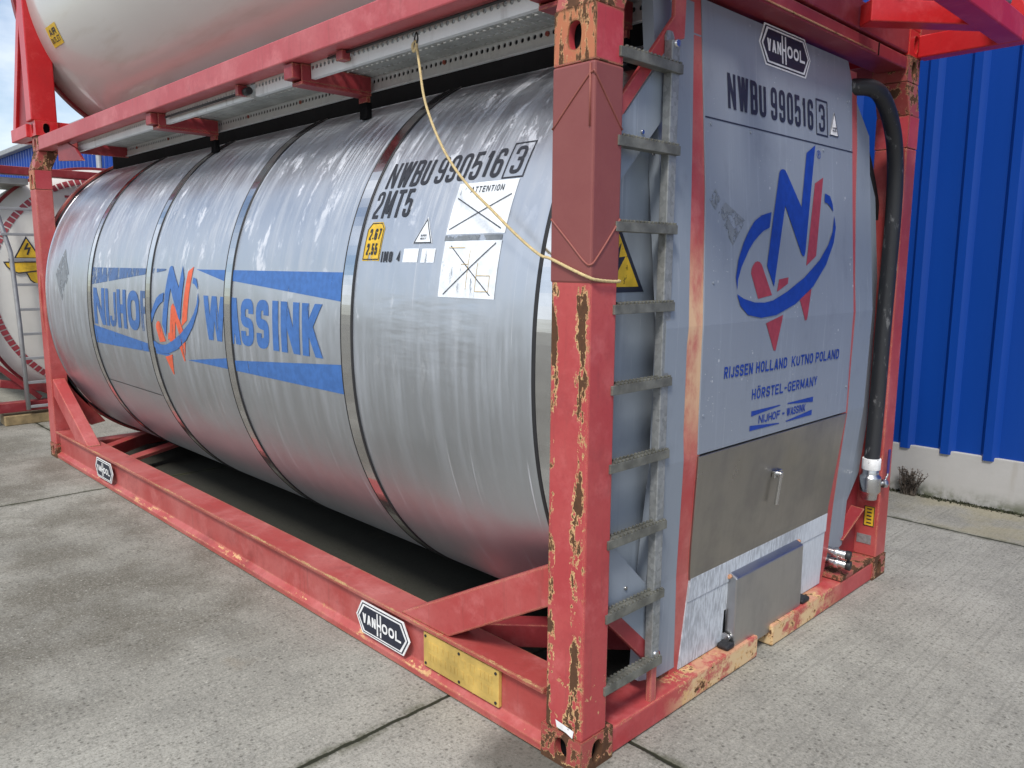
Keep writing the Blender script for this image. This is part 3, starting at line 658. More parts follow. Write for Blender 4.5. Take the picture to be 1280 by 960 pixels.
# side rails -------------------------------------------------------------
sr = MB().prism(RAIL, 'x', -.177, -LEN+.177).build('bottom_rail', 'rail', T, .003)
MB().prism(mirror_y(RAIL), 'x', -.177, -LEN+.177).build('bottom_rail', 'red', T, .003)
web = lambda u, v, h: (u, .030-h-.001, v)
lip = lambda u, v, h: (u, .0-h, v)
def badge_rail(u, v, h): return (u, -.006-h, v)
for cx in (-1.108, -4.655):
    b = MB().prism([(p[0], p[1]) for p in hexagon(cx, .136, .388, .146, .044)], 'y', -.0035, -.0005).build('badge_backing', 'white', sr)
    maker_badge(cx, .136, .39, .147, lambda u, v, h: (u, -.0035-h, v), b)
yp = MB().prism(rect(-.845, -.405, .062, .207), 'y', .012, .0295).build('yellow_plate', 'plate_yellow', sr, .003)
for u in (-.83, -.625, -.42):
    for v in (.077, .192): MB().tube([(u, .0125, v), (u, .009, v)], .006, 8).build('rivet', 'black', yp)
# faint embossed lines of the plate
mbs = MB()
for k in range(2):
    u = -.815
    while u < -.45:
        w_ = random.uniform(.008, .026); mbs.box(u, min(u+w_, -.44), .0105, .0125, .098+k*.048, .126+k*.048); u += w_ + random.choice((.006, .006, .02))
mbs.build('embossed_lines', 'plate_yellow', yp)
# diagonal braces between rail and posts
def brace(sgn, y0, y1):
    f = (lambda x: x) if sgn > 0 else (lambda x: -LEN - x)
    pts = [(f(-.158), .683), (f(-.158), .535), (f(-.690), .2365), (f(-1.0), .2365)]
    return MB().prism(pts, 'y', y0, y1).build('diagonal_brace', 'red', T, .006)
for sgn in (1, -1): brace(sgn, .012, .108); brace(sgn, WID-.108, WID-.012)
# end sills (the near one in two pieces with a gap for the outlet)
MB().box(-.150, -.002, .158, 1.158, .004, .100).build('end_sill', 'sill', T, .007)
MB().box(-.150, -.002, 1.287, WID-.158, .004, .100).build('end_sill', 'sill', T, .007)
MB().box(-.40, -.30, 1.0, 1.45, .02, .10).build('sill_bridge', 'dark_red', T, .005)
MB().box(-LEN+.002, -LEN+.150, .158, WID-.158, .004, .100).build('end_sill', 'red', T, .007)
# struts in plan under the tank
for sgn in (1, -1):
    f = (lambda x: x) if sgn > 0 else (lambda x: -LEN - x)
    for yy, sy in ((0, 1), (WID, -1)):
        MB().beam((f(-.92), yy+sy*.13, .15), (f(-.13), yy+sy*.95, .12), .09, .10).build('floor_strut', 'red' if sgn < 0 else 'dark_red', T, .005)
        MB().beam((f(-1.15), yy+sy*.13, .10), (f(-.80), yy+sy*.9, .14), .11, .03).build('saddle_strap', 'red', T, .004)
# end frames: top beam, corner gussets
for sgn in (1, -1):
    f = (lambda x: x) if sgn > 0 else (lambda x: -LEN - x)
    x0, x1 = sorted((f(-.150), f(-.006)))
    tb = MB().box(x0, x1, .197, WID-.197, 2.604, 2.664).build('top_beam', 'dark_red' if sgn > 0 else 'red', T, .006)
    if sgn > 0:
        MB().box(-.0055, .0, .3, 1.95, 2.612, 2.618).build('weld_line', 'sill', tb)
        MB().box(-.0055, -.002, 1.98, 1.986, 2.606, 2.662).build('joint_line', 'void', tb)
# collar rings joining tank ends to the posts
shx0, shx1 = -5.93, -.135
hoop('end_collar', -5.985, -5.945, -.02, .030, 'red', T)
hoop('end_collar', -.135, -.115, -.03, .004, 'black', T)
for zs, sz in ((.0, 1), (2.62, -1)):     # corner gusset plates of the far end
    for yy, sy in ((0, 1), (WID, -1)):
        pts = [(yy+sy*.10, zs+sz*.12), (yy+sy*.10, zs+sz*.82), (yy+sy*.13, zs+sz*.80), (yy+sy*.30, zs+sz*.42), (yy+sy*.42, zs+sz*.26), (yy+sy*.30, zs+sz*.24), (yy+sy*.16, zs+sz*.40)]
        if sz > 0: MB().prism(pts, 'x', -5.975, -5.945).build('corner_gusset', 'red', T, .004)
for yy, sy in ((0, 1), (WID, -1)):
    MB().prism([(yy+sy*.10, 1.55), (yy+sy*.10, 1.98), (yy+sy*.155, 1.88), (yy+sy*.20, 1.85), (yy+sy*.14, 1.6)], 'x', -5.975, -5.945).build('corner_gusset', 'red', T, .004)
# tank shell and cladding bands ---------------------------------------------
tank = shell('tank_shell', shx0, shx1, 'tank', T, nx=40, nt=256, dome=.05)
for xr in (-1.315, -2.450, -3.570, -4.715):
    xl = xr - .076
    b = hoop('cladding_band', xl, xr, -.01, .0045, 'polished', tank)
    hoop('band_seal', xr-.003, xr+.010, -.01, .0062, 'black', b)
    hoop('band_seal', xl-.006, xl+.001, -.01, .0062, 'black', b)
b = hoop('cladding_band', -.235, -.135, -.01, .0045, 'polished', tank)
hoop('band_seal', -.252, -.236, -.01, .0065, 'black', b)
b = hoop('cladding_band', -5.93, -5.87, -.01, .006, 'polished', tank); hoop('band_seal', -5.938, -5.925, -.02, .012, 'black', b)
cuts = [i*.04 for i in range(-16, 26)]
D = lambda nm, st, mat, lift=.0015: decal(nm, st, on_tank, mat, tank, cuts, lift)
# panel joint low on the second bay
D('panel_joint', [[rect(-4.70, -3.68, -.528, -.523)]], 'ink')
# sign band: four blue wedges, company lettering, logo
D('sign_wedge', [[[(-1.392, .177), (-1.392, .302), (-2.440, .302), (-2.440, .246)]], [[(-2.540, .243), (-2.540, .302), (-2.905, .302)]]], 'blue_sign')
D('sign_wedge', [[[(-1.395, -.094), (-1.395, -.225), (-2.440, -.225), (-2.440, -.170)]], [[(-2.540, -.167), (-2.540, -.225), (-3.07, -.225)]]], 'blue_sign')
D('sign_wedge', [[[(-4.700, .180), (-4.700, .302), (-3.67, .302), (-3.67, .264)]], [[(-3.55, .302), (-3.55, .272), (-3.34, .292), (-3.34, .302)]]], 'blue_peel')
D('sign_wedge', [[[(-4.700, -.112), (-4.700, -.240), (-3.675, -.226), (-3.675, -.172)]], [[(-3.55, -.176), (-3.55, -.226), (-3.27, -.226)]]], 'blue_sign')
nj = [g_ for c_, a_, b_, t_ in (('N', -4.67, -4.435, .064), ('I', -4.413, -4.353, .06), ('J', -4.336, -4.206, .042), ('H', -4.182, -4.008, .060), ('O', -3.978, -3.765, .062)) for g_ in glyph(c_, a_, -.100, b_-a_, .258, t_)]
D('company_lettering', nj, 'blue_worn')
D('company_lettering', glyph('F', -3.745, -.095, .088, .255, .046), 'blue_peel')
ws = [g_ for c_, a_, b_, t_ in (('W', -2.788, -2.520, .054), ('A', -2.478, -2.350, .050), ('S', -2.338, -2.200, .052), ('S', -2.170, -2.040, .052), ('I', -2.003, -1.946, .057), ('N', -1.920, -1.748, .056), ('K', -1.722, -1.550, .058)) for g_ in glyph(c_, a_, -.080, b_-a_, .240, t_)]
D('company_lettering', ws[:1*4], 'blue_sign')
D('company_lettering', ws[4:7], 'blue_sign')
D('company_lettering', ws[7:], 'blue_sign')
# logo: outlines taken once in the end panel's plane (y, z); the tank carries the same emblem sheared along x, s
LOGO = dict(
 n=[(1.09, 1.662), (1.213, 2.032), (1.225, 2.043), (1.241, 2.047), (1.260, 2.046), (1.274, 2.035), (1.396, 1.905), (1.455, 2.132), (1.538, 2.172), (1.421, 1.722), (1.412, 1.705), (1.40, 1.702), (1.385, 1.713), (1.254, 1.904), (1.141, 1.58)],
 n_hint=None,
 arc_ul=([(1.138, 1.872), (1.06, 1.856), (1.003, 1.831), (.955, 1.79), (.916, 1.747), (.873, 1.682), (.852, 1.618), (.858, 1.573)], [(1.12, 1.811), (1.07, 1.797), (1.033, 1.778), (.99, 1.752), (.955, 1.723), (.895, 1.658), (.867, 1.612), (.8585, 1.5735)]),
 arc_b=([(.857, 1.555), (.877, 1.512), (.931, 1.476), (1.03, 1.461), (1.152, 1.467), (1.321, 1.507), (1.484, 1.576), (1.615, 1.669), (1.696, 1.765), (1.722, 1.832), (1.709, 1.884)],
        [(.8575, 1.556), (.903, 1.538), (.983, 1.522), (1.06, 1.519), (1.13, 1.526), (1.249, 1.558), (1.405, 1.614), (1.552, 1.687), (1.641, 1.754), (1.688, 1.812), (1.7085, 1.883)]),
 arc_tr=([(1.621, 1.976), (1.67, 1.967), (1.694, 1.935), (1.701, 1.902)], [(1.614, 1.938), (1.645, 1.934), (1.668, 1.922), (1.700, 1.9025)]),
 w_blob=[(.967, 1.633), (.972, 1.65), (.984, 1.664), (1.0, 1.675), (1.018, 1.679), (1.037, 1.676), (1.051, 1.666), (1.125, 1.547), (1.014, 1.535)],
 w_in=[(1.187, 1.608), (1.267, 1.616), (1.26, 1.59), (1.166, 1.559)],
 w_right=[(1.529, 2.012), (1.61, 2.043), (1.522, 1.705), (1.428, 1.663)],
 w_tip=[(1.073, 1.438), (1.21, 1.465), (1.166, 1.323), (1.151, 1.324)],
 w_tip2=[(1.361, 1.524), (1.471, 1.567), (1.422, 1.436), (1.405, 1.434)])
def strip_quads(a, b): return [[a[i], a[i+1], b[i+1], b[i]] for i in range(len(a)-1)]
def tess(poly):
    from mathutils.geometry import tessellate_polygon
    return [[poly[i] for i in t] for t in tessellate_polygon([[Vector((*p, 0)) for p in poly]])]
blue_st = [tess(LOGO['n']), strip_quads(*LOGO['arc_ul']), strip_quads(*LOGO['arc_b']), strip_quads(*LOGO['arc_tr'])]
red_st = [tess(LOGO[k]) for k in ('w_blob', 'w_in', 'w_right', 'w_tip', 'w_tip2')]
# least-squares affine from panel plane to tank plane
SRC = [(1.241, 2.047), (1.61, 2.043), (1.158, 1.323), (.852, 1.618), (1.722, 1.832), (1.413, 1.434), (.967, 1.633)]
DST = [(-3.274, .313), (-2.943, .318), (-3.353, -.346), (-3.594, -.081), (-2.846, .129), (-3.10, -.237), (-3.491, -.04)]
def solve3(rows, rhs):
    A = [[sum(r[i]*r[j] for r in rows) for j in range(3)] for i in range(3)]; B = [sum(r[i]*q for r, q in zip(rows, rhs)) for i in range(3)]
    return Matrix(A).inverted() @ Vector(B)
rows = [(a, b, 1) for a, b in SRC]; au = solve3(rows, [d[0] for d in DST]); av = solve3(rows, [d[1] for d in DST])
aff = lambda p: (au[0]*p[0]+au[1]*p[1]+au[2], av[0]*p[0]+av[1]*p[1]+av[2])
mapst = lambda st: [[[aff(p) for p in q] for q in s] for s in st]
n_worn = [(1.433, 2.05), (1.475, 1.965)]
LT = LOGO['n'][:7] + n_worn + LOGO['n'][9:]
emb = D('company_emblem', mapst([tess(LT)] + blue_st[1:]), 'blue_sign', .0032)
w2 = mapst(red_st) + [[[(-3.30, -.13), (-3.215, -.13), (-3.175, .06), (-3.215, .10), (-3.245, .08)]], [[(-3.235, .07), (-3.18, .09), (-3.055, -.10), (-3.115, -.125)]]]
decal('emblem_strokes', w2, on_tank, 'orange', emb, cuts, .0016)
# container number, plates and stickers on the near bay
D('number_lettering', text('NWBU', -1.247, -.962, .664, .786, .0158, .014), 'ink')
D('number_lettering', text('990516', -.930, -.560, .664, .786, .0158, .016), 'ink')
D('number_lettering', text('3', -.513, -.459, .672, .787, .015), 'ink')
D('number_frame', frame_lines(-.540, -.432, .655, .804, .0055), 'ink')
D('number_lettering', text('2MT5', -1.268, -1.018, .530, .652, .0158, .016), 'ink')
y_ = [(-1.272, .352), (-1.152, .352), (-1.154, .488), (-1.178, .514), (-1.248, .514), (-1.273, .485)]
yl = D('height_sticker', [tess(y_)], 'yellow')
yi = [[(-1.265+.0, .357), (-1.158, .357), (-1.159, .362), (-1.265, .362)]]
decal('sticker_lettering', thick([(-1.267, .358), (-1.157, .358), (-1.159, .486), (-1.180, .509), (-1.246, .509), (-1.268, .483)], .004, True) and [thick([(-1.267, .358), (-1.157, .358), (-1.159, .486), (-1.180, .509), (-1.246, .509), (-1.268, .483)], .004, True)] + text('2,67', -1.250, -1.170, .438, .486, .008, .006) + text('2,55', -1.250, -1.175, .376, .424, .008, .006), on_tank, 'ink', yl, cuts, .0028)
tri = [(-.946, .419), (-.826, .419), (-.885, .524)]
tr = D('triangle_sticker', [[tri]], 'sticker')
decal('triangle_border', [thick([(-.938, .422), (-.834, .422), (-.885, .514)], .0045, True)] + text('SUPER', -.905, -.868, .446, .454, .0016) + text('HEAVY', -.905, -.868, .434, .442, .0016), on_tank, 'ink', tr, cuts, .0028)
D('class_lettering', text('IMO 4', -1.140, -1.012, .346, .390, .009, .008), 'ink')
D('class_sticker', [[rect(-.993, -.900, .346, .400)], [rect(-.880, -.798, .345, .399)]], 'sticker')
at = D('attention_sticker', [[rect(-.755, -.442, .450, .650)], [rect(-.750, -.447, .220, .425)]], 'sticker')
D('sticker_residue', [[rect(-.757, -.451, .427, .446)]], 'ghost')
decal('sticker_lettering', text('ATTENTION', -.680, -.505, .608, .632, .0035, .006) + [line((-.742, .468), (-.455, .592), .0035), line((-.738, .590), (-.464, .466), .0035)]
      + [line((-.721, .229), (-.473, .415), .0035), line((-.711, .407), (-.470, .232), .0035)], on_tank, 'ink', at, cuts, .003)
decal('sticker_diagram', [line((-.64, .34), (-.60, .34), .002), line((-.60, .25), (-.60, .39), .002), line((-.55, .30), (-.48, .30), .002), line((-.55, .245), (-.55, .345), .002), line((-.48, .245), (-.48, .30), .002), line((-.55, .245), (-.48, .245), .002), line((-.72, .40), (-.63, .40), .002)], on_tank, 'plate_yellow', at, cuts, .0034)
D('diamond_residue', [[[(-5.61, .245), (-5.44, .035), (-5.26, .245), (-5.44, .445)]]], 'ghost')
# walkway along the top --------------------------------------------------------
WX0, WX1 = -5.22, -.03
wk = MB()
for k in range(6): wk.box(WX0, WX1, .158+k*.066, .166+k*.066, 2.556, 2.580)
xx = WX0
while xx < WX1-.03:
    for k in range(5):
        y0 = .168+k*.066
        q = [(xx, y0, 2.556), (xx+.010, y0+.057, 2.556), (xx+.030, y0+.057, 2.562), (xx+.020, y0, 2.562)]
        wk.bm.faces.new([wk.bm.verts.new(p) for p in q])
    xx += .040
wk = wk.build('walkway_grating', 'grating', T)
SEG = [(WX0, -3.60), (-3.50, -2.40), (-2.34, -1.90), (-1.80, WX1)]
for a, b in SEG:
    MB().prism([(.146, 2.490), (.146, 2.600), (.150, 2.600), (.150, 2.494), (.168, 2.494), (.168, 2.490)], 'x', a, b).build('side_plate', 'perf', wk)
MB().prism([(.505, 2.488), (.505, 2.600), (.501, 2.600), (.501, 2.492), (.486, 2.492), (.486, 2.488)], 'x', WX0, -.10).build('side_plate', 'perf', wk)
xx = -5.0
while xx < -.1: MB().tube([(xx, .501, 2.535), (xx, .494, 2.535)], .010, 8).build('plate_bolt', 'dark_red', wk); xx += .62
MB().box(WX0-.03, WX0-.002, .15, .51, 2.48, 2.60).build('end_plate', 'dark_red', wk, .003)
for bx in (-.28, -1.85, -3.55):
    br = MB().box(bx-.045, bx+.045, .10, .475, 2.462, 2.478)
    br.box(bx-.045, bx-.037, .10, .475, 2.478, 2.552); br.box(bx+.037, bx+.045, .10, .475, 2.478, 2.552)
    br = br.build('walkway_bracket', 'dark_red', T, .003)
    MB().box(bx-.035, bx+.035, .455, .473, 2.435, 2.461).build('bracket_lug', 'dark_red', br)
    MB().box(bx-.05, bx+.03, .062, .142, 2.485, 2.552).build('bracket_arm', 'dark_red', br, .004)
    MB().box(bx-.03, bx+.03, .455, .485, 2.36, 2.435).build('bracket_foot', 'void', br)
b = MB().tube([(-3.45, .125, 2.522), (-2.40, .125, 2.518)], .007, 8).build('hand_line', 'black', T)
MB().tube([(-2.41, .125, 2.518), (-2.365, .125, 2.518)], .019, 12).build('line_bush', 'black', b)
MB().box(-2.45, -2.42, .09, .142, 2.50, 2.552).build('line_clip', 'dark_red', b, .003)
b = MB().tube([(-1.62, .125, 2.545), (-.2, .128, 2.543)], .006, 8).build('hand_line', 'black', T)
MB().box(-1.52, -1.47, .10, .142, 2.512, 2.552).build('line_clip', 'dark_red', b, .003)
MB().box(-5.93, -.14, .620, .640, 2.20, 2.64).build('walkway_gap_shade', 'void', T)  # black sheet added to keep the gap between walkway and tank dark
gp = MB().prism([(-5.50, 2.44), (-4.91, 2.392), (-5.08, 2.50), (-5.25, 2.552), (-5.50, 2.552)], 'y', .08, .10).build('rail_gusset', 'dark_red', T, .003)
# top side rails
for y0, y1 in ((.045, .145), (WID-.145, WID-.045)):
    MB().box(-LEN+.172, -.172, y0, y1, 2.555, 2.662).build('top_rail', 'pink_rail', T, .006)
# near end: octagonal cladding, box, panel ---------------------------------------
cl = MB().prism([(.131, .55), (.131, 1.97), (.62, 2.46), (1.93, 2.46), (2.30, 2.00), (2.40, 1.60), (2.42, .90), (2.34, .58), (1.96, .185), (.62, .13), (.50, .20)], 'x', -.125, -.096).build('end_cladding', 'clad', T, .003)
MB().prism([(.131, 1.866), (.131, 2.118), (.20, 2.125), (.36, 2.292), (.414, 2.30), (.414, 2.145)], 'x', -.056, -.044).build('corner_plate', 'clad', cl, .002)
MB().prism([(.131, .794), (.131, .56), (.195, .508), (.40, .318), (.43, .30), (.43, .505), (.37, .560)], 'x', -.056, -.044).build('corner_plate', 'clad', cl, .002)
mbs = MB()
for y, z in ((.29, 2.08), (.165, 1.99), (.35, 2.02), (.27, .56), (.165, .63)): mbs.tube([(-.0445, y, z), (-.039, y, z)], .007, 8)
mbs.build('plate_bolts', 'chrome', cl)
# red corner braces beside the ladder
MB().prism([(.131, 2.062), (.131, 2.128), (.44, 2.461), (.44, 2.60), (.505, 2.60), (.500, 2.400), (.44, 2.385), (.344, 2.292)], 'x', -.054, -.038).build('corner_brace', 'strip', T, .003)
MB().prism([(.131, .566), (.131, .500), (.43, .215), (.50, .215), (.49, .25), (.412, .311), (.195, .511)], 'x', -.060, -.042).build('corner_brace', 'dark_red', T, .003)
MB().prism([(2.40, .60), (2.24, .56), (2.06, .36), (2.0, .102), (2.40, .102)], 'x', -.14, -.115).build('corner_brace', 'dark_red', T, .003)
PZ = [.098, .14, .5, .97, 1.45, 2.6]; PX = [-.069, -.068, -.055, -.008, 0, -.105]
def px(z):
    if z <= PZ[0]: return PX[0]
    for i in range(1, len(PZ)):
        if z <= PZ[i]: return PX[i-1] + (PX[i]-PX[i-1])*(z-PZ[i-1])/(PZ[i]-PZ[i-1])
    return PX[-1]
def sheet(name, edges, mat, parent, off, th, bevel=0):
    """bent sheet following the panel profile; edges: [(z, y_left, y_right)] rising in z"""
    zs = sorted(set([e[0] for e in edges] + [z for z in PZ if edges[0][0] < z < edges[-1][0]]))
    def lr(z):
        for a, b in zip(edges, edges[1:]):
            if a[0] <= z <= b[0]:
                f = (z-a[0])/(b[0]-a[0]); return a[1]+f*(b[1]-a[1]), a[2]+f*(b[2]-a[2])
    b = MB(); F, K = [], []
    for z in zs:
        l, r = lr(z)
        F.append([b.bm.verts.new((px(z)+off, y, z)) for y in (l, r)]); K.append([b.bm.verts.new((px(z)+off-th, y, z)) for y in (l, r)])
    for i in range(len(zs)-1):
        f = b.bm.faces.new((F[i][0], F[i][1], F[i+1][1], F[i+1][0])); b.bm.faces.new((K[i][0], K[i+1][0], K[i+1][1], K[i][1]))
        b.bm.faces.new((F[i][0], F[i+1][0], K[i+1][0], K[i][0])); b.bm.faces.new((F[i][1], K[i][1], K[i+1][1], F[i+1][1]))
    b.bm.faces.new((F[0][0], K[0][0], K[0][1], F[0][1])); b.bm.faces.new((F[-1][0], F[-1][1], K[-1][1], K[-1][0]))
    return b.build(name, mat, parent, bevel)
st_ = sheet('edge_strip', [(.10, .60, .665), (.467, .58, .70), (.604, .56, .69), (1.07, .50, .645), (1.39, .50, .64), (1.93, .54, .685), (2.43, .56, .70), (2.59, .58, .71)], 'strip', T, -.0045, .03)
sheet('cabinet_flange', [(.125, .52, .628), (.155, .400, .624), (.467, .40, .602), (.80, .40, .566), (1.07, .40, .536), (1.39, .40, .528), (1.70, .40, .558), (1.93, .40, .584), (2.15, .40, .606), (2.43, .40, .632), (2.56, .40, .645)], 'clad', T, -.0015, .045)
st2 = sheet('edge_strip', [(.10, 1.86, 1.915), (.25, 1.86, 1.955), (.50, 1.87, 1.962), (.80, 1.88, 1.945), (1.2, 1.88, 1.932), (1.6, 1.87, 1.935), (1.97, 1.87, 1.962), (2.226, 1.88, 1.990), (2.55, 1.89, 2.0)], 'strip_red', T, -.0045, .03)
sheet('cabinet_flange', [(.20, 1.90, 1.975), (.24, 1.90, 2.14), (.80, 1.90, 2.15), (1.6, 1.90, 2.15), (2.28, 1.90, 2.15), (2.44, 1.90, 1.99)], 'clad', T, -.012, .045)
pn = sheet('front_panel', [(.975, .638, 1.913), (1.07, .633, 1.912), (1.385, .626, 1.900), (1.45, .626, 1.901), (1.93, .671, 1.914), (2.5, .688, 1.938), (2.585, .69, 1.90)], 'panel', T, 0, .02, .002)
sp = sheet('steel_plate', [(.463, .690, 1.888), (.60, .672, 1.893), (.97, .639, 1.913)], 'brushed', T, .0035, .02, .002)
wp = sheet('lower_panel', [(.104, .655, 1.884), (.46, .690, 1.888)], 'worn_white', T, 0, .02, .002)
tp = sheet('panel_trim', [(.375, .684, 1.89), (.470, .692, 1.887)], 'worn_white', T, .004, .015, .002)
pan = lambda u, v, h: (px(v)+h, u, v)
pcuts = [i*.05 for i in range(20, 52)] + [1.45]
E_ = lambda nm, st, mat, lift=.0015, par=None: decal(nm, st, pan, mat, par or pn, pcuts, lift)
E_('panel_joint', [[rect(.684, 1.925, 2.179, 2.184)]], 'ink_end')
maker_badge(1.298, 2.515, .435, .158, pan, pn, pcuts)
E_('number_lettering', text('NWBU', .840, 1.122, 2.232, 2.358, .0180, .015), 'ink_end')
E_('number_lettering', text('990516', 1.162, 1.527, 2.232, 2.358, .0180, .016), 'ink_end')
E_('number_lettering', text('3', 1.583, 1.641, 2.238, 2.352, .0165), 'ink_end')
E_('number_frame', frame_lines(1.555, 1.668, 2.219, 2.371, .007), 'ink_end')
t2 = E_('triangle_sticker', [[[(1.682, 2.232), (1.772, 2.232), (1.735, 2.336)]]], 'white')
E_('triangle_border', [thick([(1.685, 2.233), (1.769, 2.233), (1.735, 2.332)], .004, True)] + text('SUPER', 1.713, 1.752, 2.262, 2.270, .002) + text('HEAVY', 1.713, 1.752, 2.250, 2.258, .002), 'ink_end', .003, t2)
e2 = E_('company_emblem', blue_st, 'blue_dark', .003)
E_('emblem_strokes', red_st, 'red_sign', .0015, e2)
E_('emblem_mark', [thick(round_path([(1.556, 2.122, .02), (1.590, 2.122, .02), (1.590, 2.152, .02), (1.556, 2.152, .02)], True), .003, True)] + text('R', 1.566, 1.580, 2.128, 2.146, .003), 'blue_dark', .0015, e2)
for w_, a_, b_ in (('RIJSSEN', .782, .993), ('HOLLAND', 1.019, 1.274), ('KUTNO', 1.315, 1.510), ('POLAND', 1.538, 1.772)): E_('place_lettering', text(w_, a_, b_, 1.244, 1.288, .0078, .0075), 'blue_dark')
E_('place_lettering', text('HÖRSTEL-GERMANY', 1.000, 1.568, 1.139, 1.181, .0072, .0085), 'blue_dark')
E_('name_lettering', [[[(1.004, 1.071), (1.242, 1.087), (1.242, 1.091), (1.004, 1.092)]], [[(1.543, 1.068), (1.305, 1.086), (1.305, 1.090), (1.543, 1.091)]], [[(.998, 1.034), (1.242, 1.014), (1.242, 1.010), (.998, 1.013)]], [[(1.540, 1.033), (1.300, 1.014), (1.300, 1.010), (1.540, 1.010)]]]
   + text('NIJHOF', 1.066, 1.245, 1.034, 1.068, .0065, .005) + text('-', 1.262, 1.285, 1.034, 1.068, .008) + text('WASSINK', 1.302, 1.474, 1.034, 1.068, .006, .004), 'blue_dark')
E_('sticker_residue', [[[(.690, 1.895), (.735, 1.935), (.765, 1.90), (.73, 1.86)]], [[(.738, 1.843), (.80, 1.89), (.938, 1.83), (.842, 1.737)]]], 'ghost')
for u, v in ((.72, 2.16), (1.0, 2.163), (1.62, 2.16), (.70, 1.60), (1.885, 1.70), (.655, 1.12), (1.885, 1.10), (1.88, 2.40)):
    MB().tube([(px(v)-.001, u, v), (px(v)+.0035, u, v)], .0055, 10).build('rivet', 'clad', pn)
# swing latch on the steel plate
lt = MB().box(px(.8)+.004, px(.8)+.018, 1.235, 1.300, .775, .805)
lt.tube([(px(.79)+.004, 1.265, .79), (px(.79)+.036, 1.265, .79)], .013, 12)
lt.beam((px(.79)+.030, 1.268, .80), (px(.66)+.030, 1.262, .655), .020, .010, (1, 0, 0))
lt.build('swing_latch', 'chrome', sp, .002)
# hinged steel outlet cover with sloping top
cv = MB().prism([(-.068, .418), (-.020, .395), (-.018, .062), (-.068, .088)], 'y', .988, 1.578).build('outlet_cover', 'cover', T, .006)
MB().box(-.073, -.064, .972, .987, .10, .42).build('cover_gap', 'void', cv)
ck = MB(); ck.tube([(-.045, .986, .135), (-.045, .972, .135)], .012, 10); ck.beam((-.045, .974, .135), (-.075, .974, .142), .012, .03); ck.build('cover_latch', 'chrome', cv, .001)
MB().box(-.066, -.012, .925, .985, .101, .125).build('rubber_buffer', 'black', cv, .01); MB().box(-.066, -.01, 1.585, 1.66, .101, .125).build('rubber_buffer', 'black', cv, .01)
ck = MB(); ck.tube([(-.05, .988, .40), (-.05, .972, .40)], .009, 8); ck.tube([(-.05, 1.578, .40), (-.05, 1.594, .40)], .009, 8); ck.build('hinge_pin', 'sill', cv)
# warning triangle behind the ladder
wt = decal('warning_triangle', [[[(.115, 1.572), (.392, 1.572), (.235, 1.815)]]], lambda u, v, h: (-.0955+h, u, v), 'ink_end', cl)
decal('triangle_field', [[[(.148, 1.590), (.360, 1.590), (.237, 1.780)]]], lambda u, v, h: (-.0955+h, u, v), 'yellow', wt, None, .0026)
decal('lightning_mark', [[[(.262, 1.735), (.212, 1.668), (.245, 1.672), (.222, 1.61), (.284, 1.69), (.250, 1.686)]]], lambda u, v, h: (-.0955+h, u, v), 'ink_end', wt, None, .0036)
# ladder ---------------------------------------------------------------
ld = MB().box(-.036, -.004, .383, .427, .262, 2.372).build('ladder_stile', 'galv', T, .003)
MB().box(-.030, -.008, .390, .424, .098, .262).build('stile_foot', 'red', ld, .003)
MB().prism([(.383, 2.372), (.427, 2.372), (.427, 2.388), (.417, 2.405), (.393, 2.405), (.383, 2.388)], 'x', -.036, -.028).build('stile_tab', 'galv', ld)
ck = MB(); ck.tube([(-.03, .405, 2.362), (.004, .405, 2.362)], .012, 6); ck.tube([(-.03, .405, .285), (.004, .405, .285)], .012, 6); ck.build('stile_bolt', 'chrome', ld)
for i in range(9):
    z = .272 + .2535*i
    rg = MB(); rg.box(-.030, .008, .108, .432, z-.030, z)
    y = .135
    while y < .425:
        rg.box(-.002, .008, y, y+.010, z, z+.007); rg.box(-.028, -.018, y, y+.010, z, z+.007); y += .020
    rg.build('ladder_rung', 'rung', T, .0015)
# drain hose with ball valve ------------------------------------------------
hp = smooth_path([(-.20, 1.90, 2.470), (-.115, 1.965, 2.482), (-.045, 2.06, 2.478), (-.03, 2.165, 2.425), (-.03, 2.285, 2.31), (-.03, 2.345, 2.16), (-.03, 2.368, 1.95), (-.03, 2.362, 1.65), (-.03, 2.350, 1.30), (-.03, 2.345, .98), (-.03, 2.335, .74), (-.03, 2.330, .66)], 6)
hs = MB().tube(hp, .038, 20).build('drain_hose', 'hose', T)
MB().tube([(-.03, 2.330, .675), (-.03, 2.330, .615)], .046, 24).build('hose_clamp', 'white', hs, .003)
vb = MB(); vb.tube([(-.03, 2.330, .617), (-.03, 2.330, .590), (-.03, 2.330, .575), (-.03, 2.330, .50), (-.03, 2.330, .485), (-.03, 2.330, .455)], [.040, .040, .053, .053, .040, .038], 20)
vb.tube([(-.01, 2.360, .535), (.02, 2.41, .535)], .014, 10); vb.tube([(.012, 2.385, .535), (.022, 2.405, .535)], .024, 8)
vb.build('ball_valve', 'chrome', hs, .002)
lv = MB().tube([(.018, 2.395, .545), (.022, 2.42, .575), (.022, 2.42, .70)], .006, 8).build('valve_lever', 'chrome', hs)
MB().beam((.023, 2.422, .585), (.023, 2.422, .715), .020, .010, (1, 0, 0)).build('lever_grip', 'purple', hs, .004)
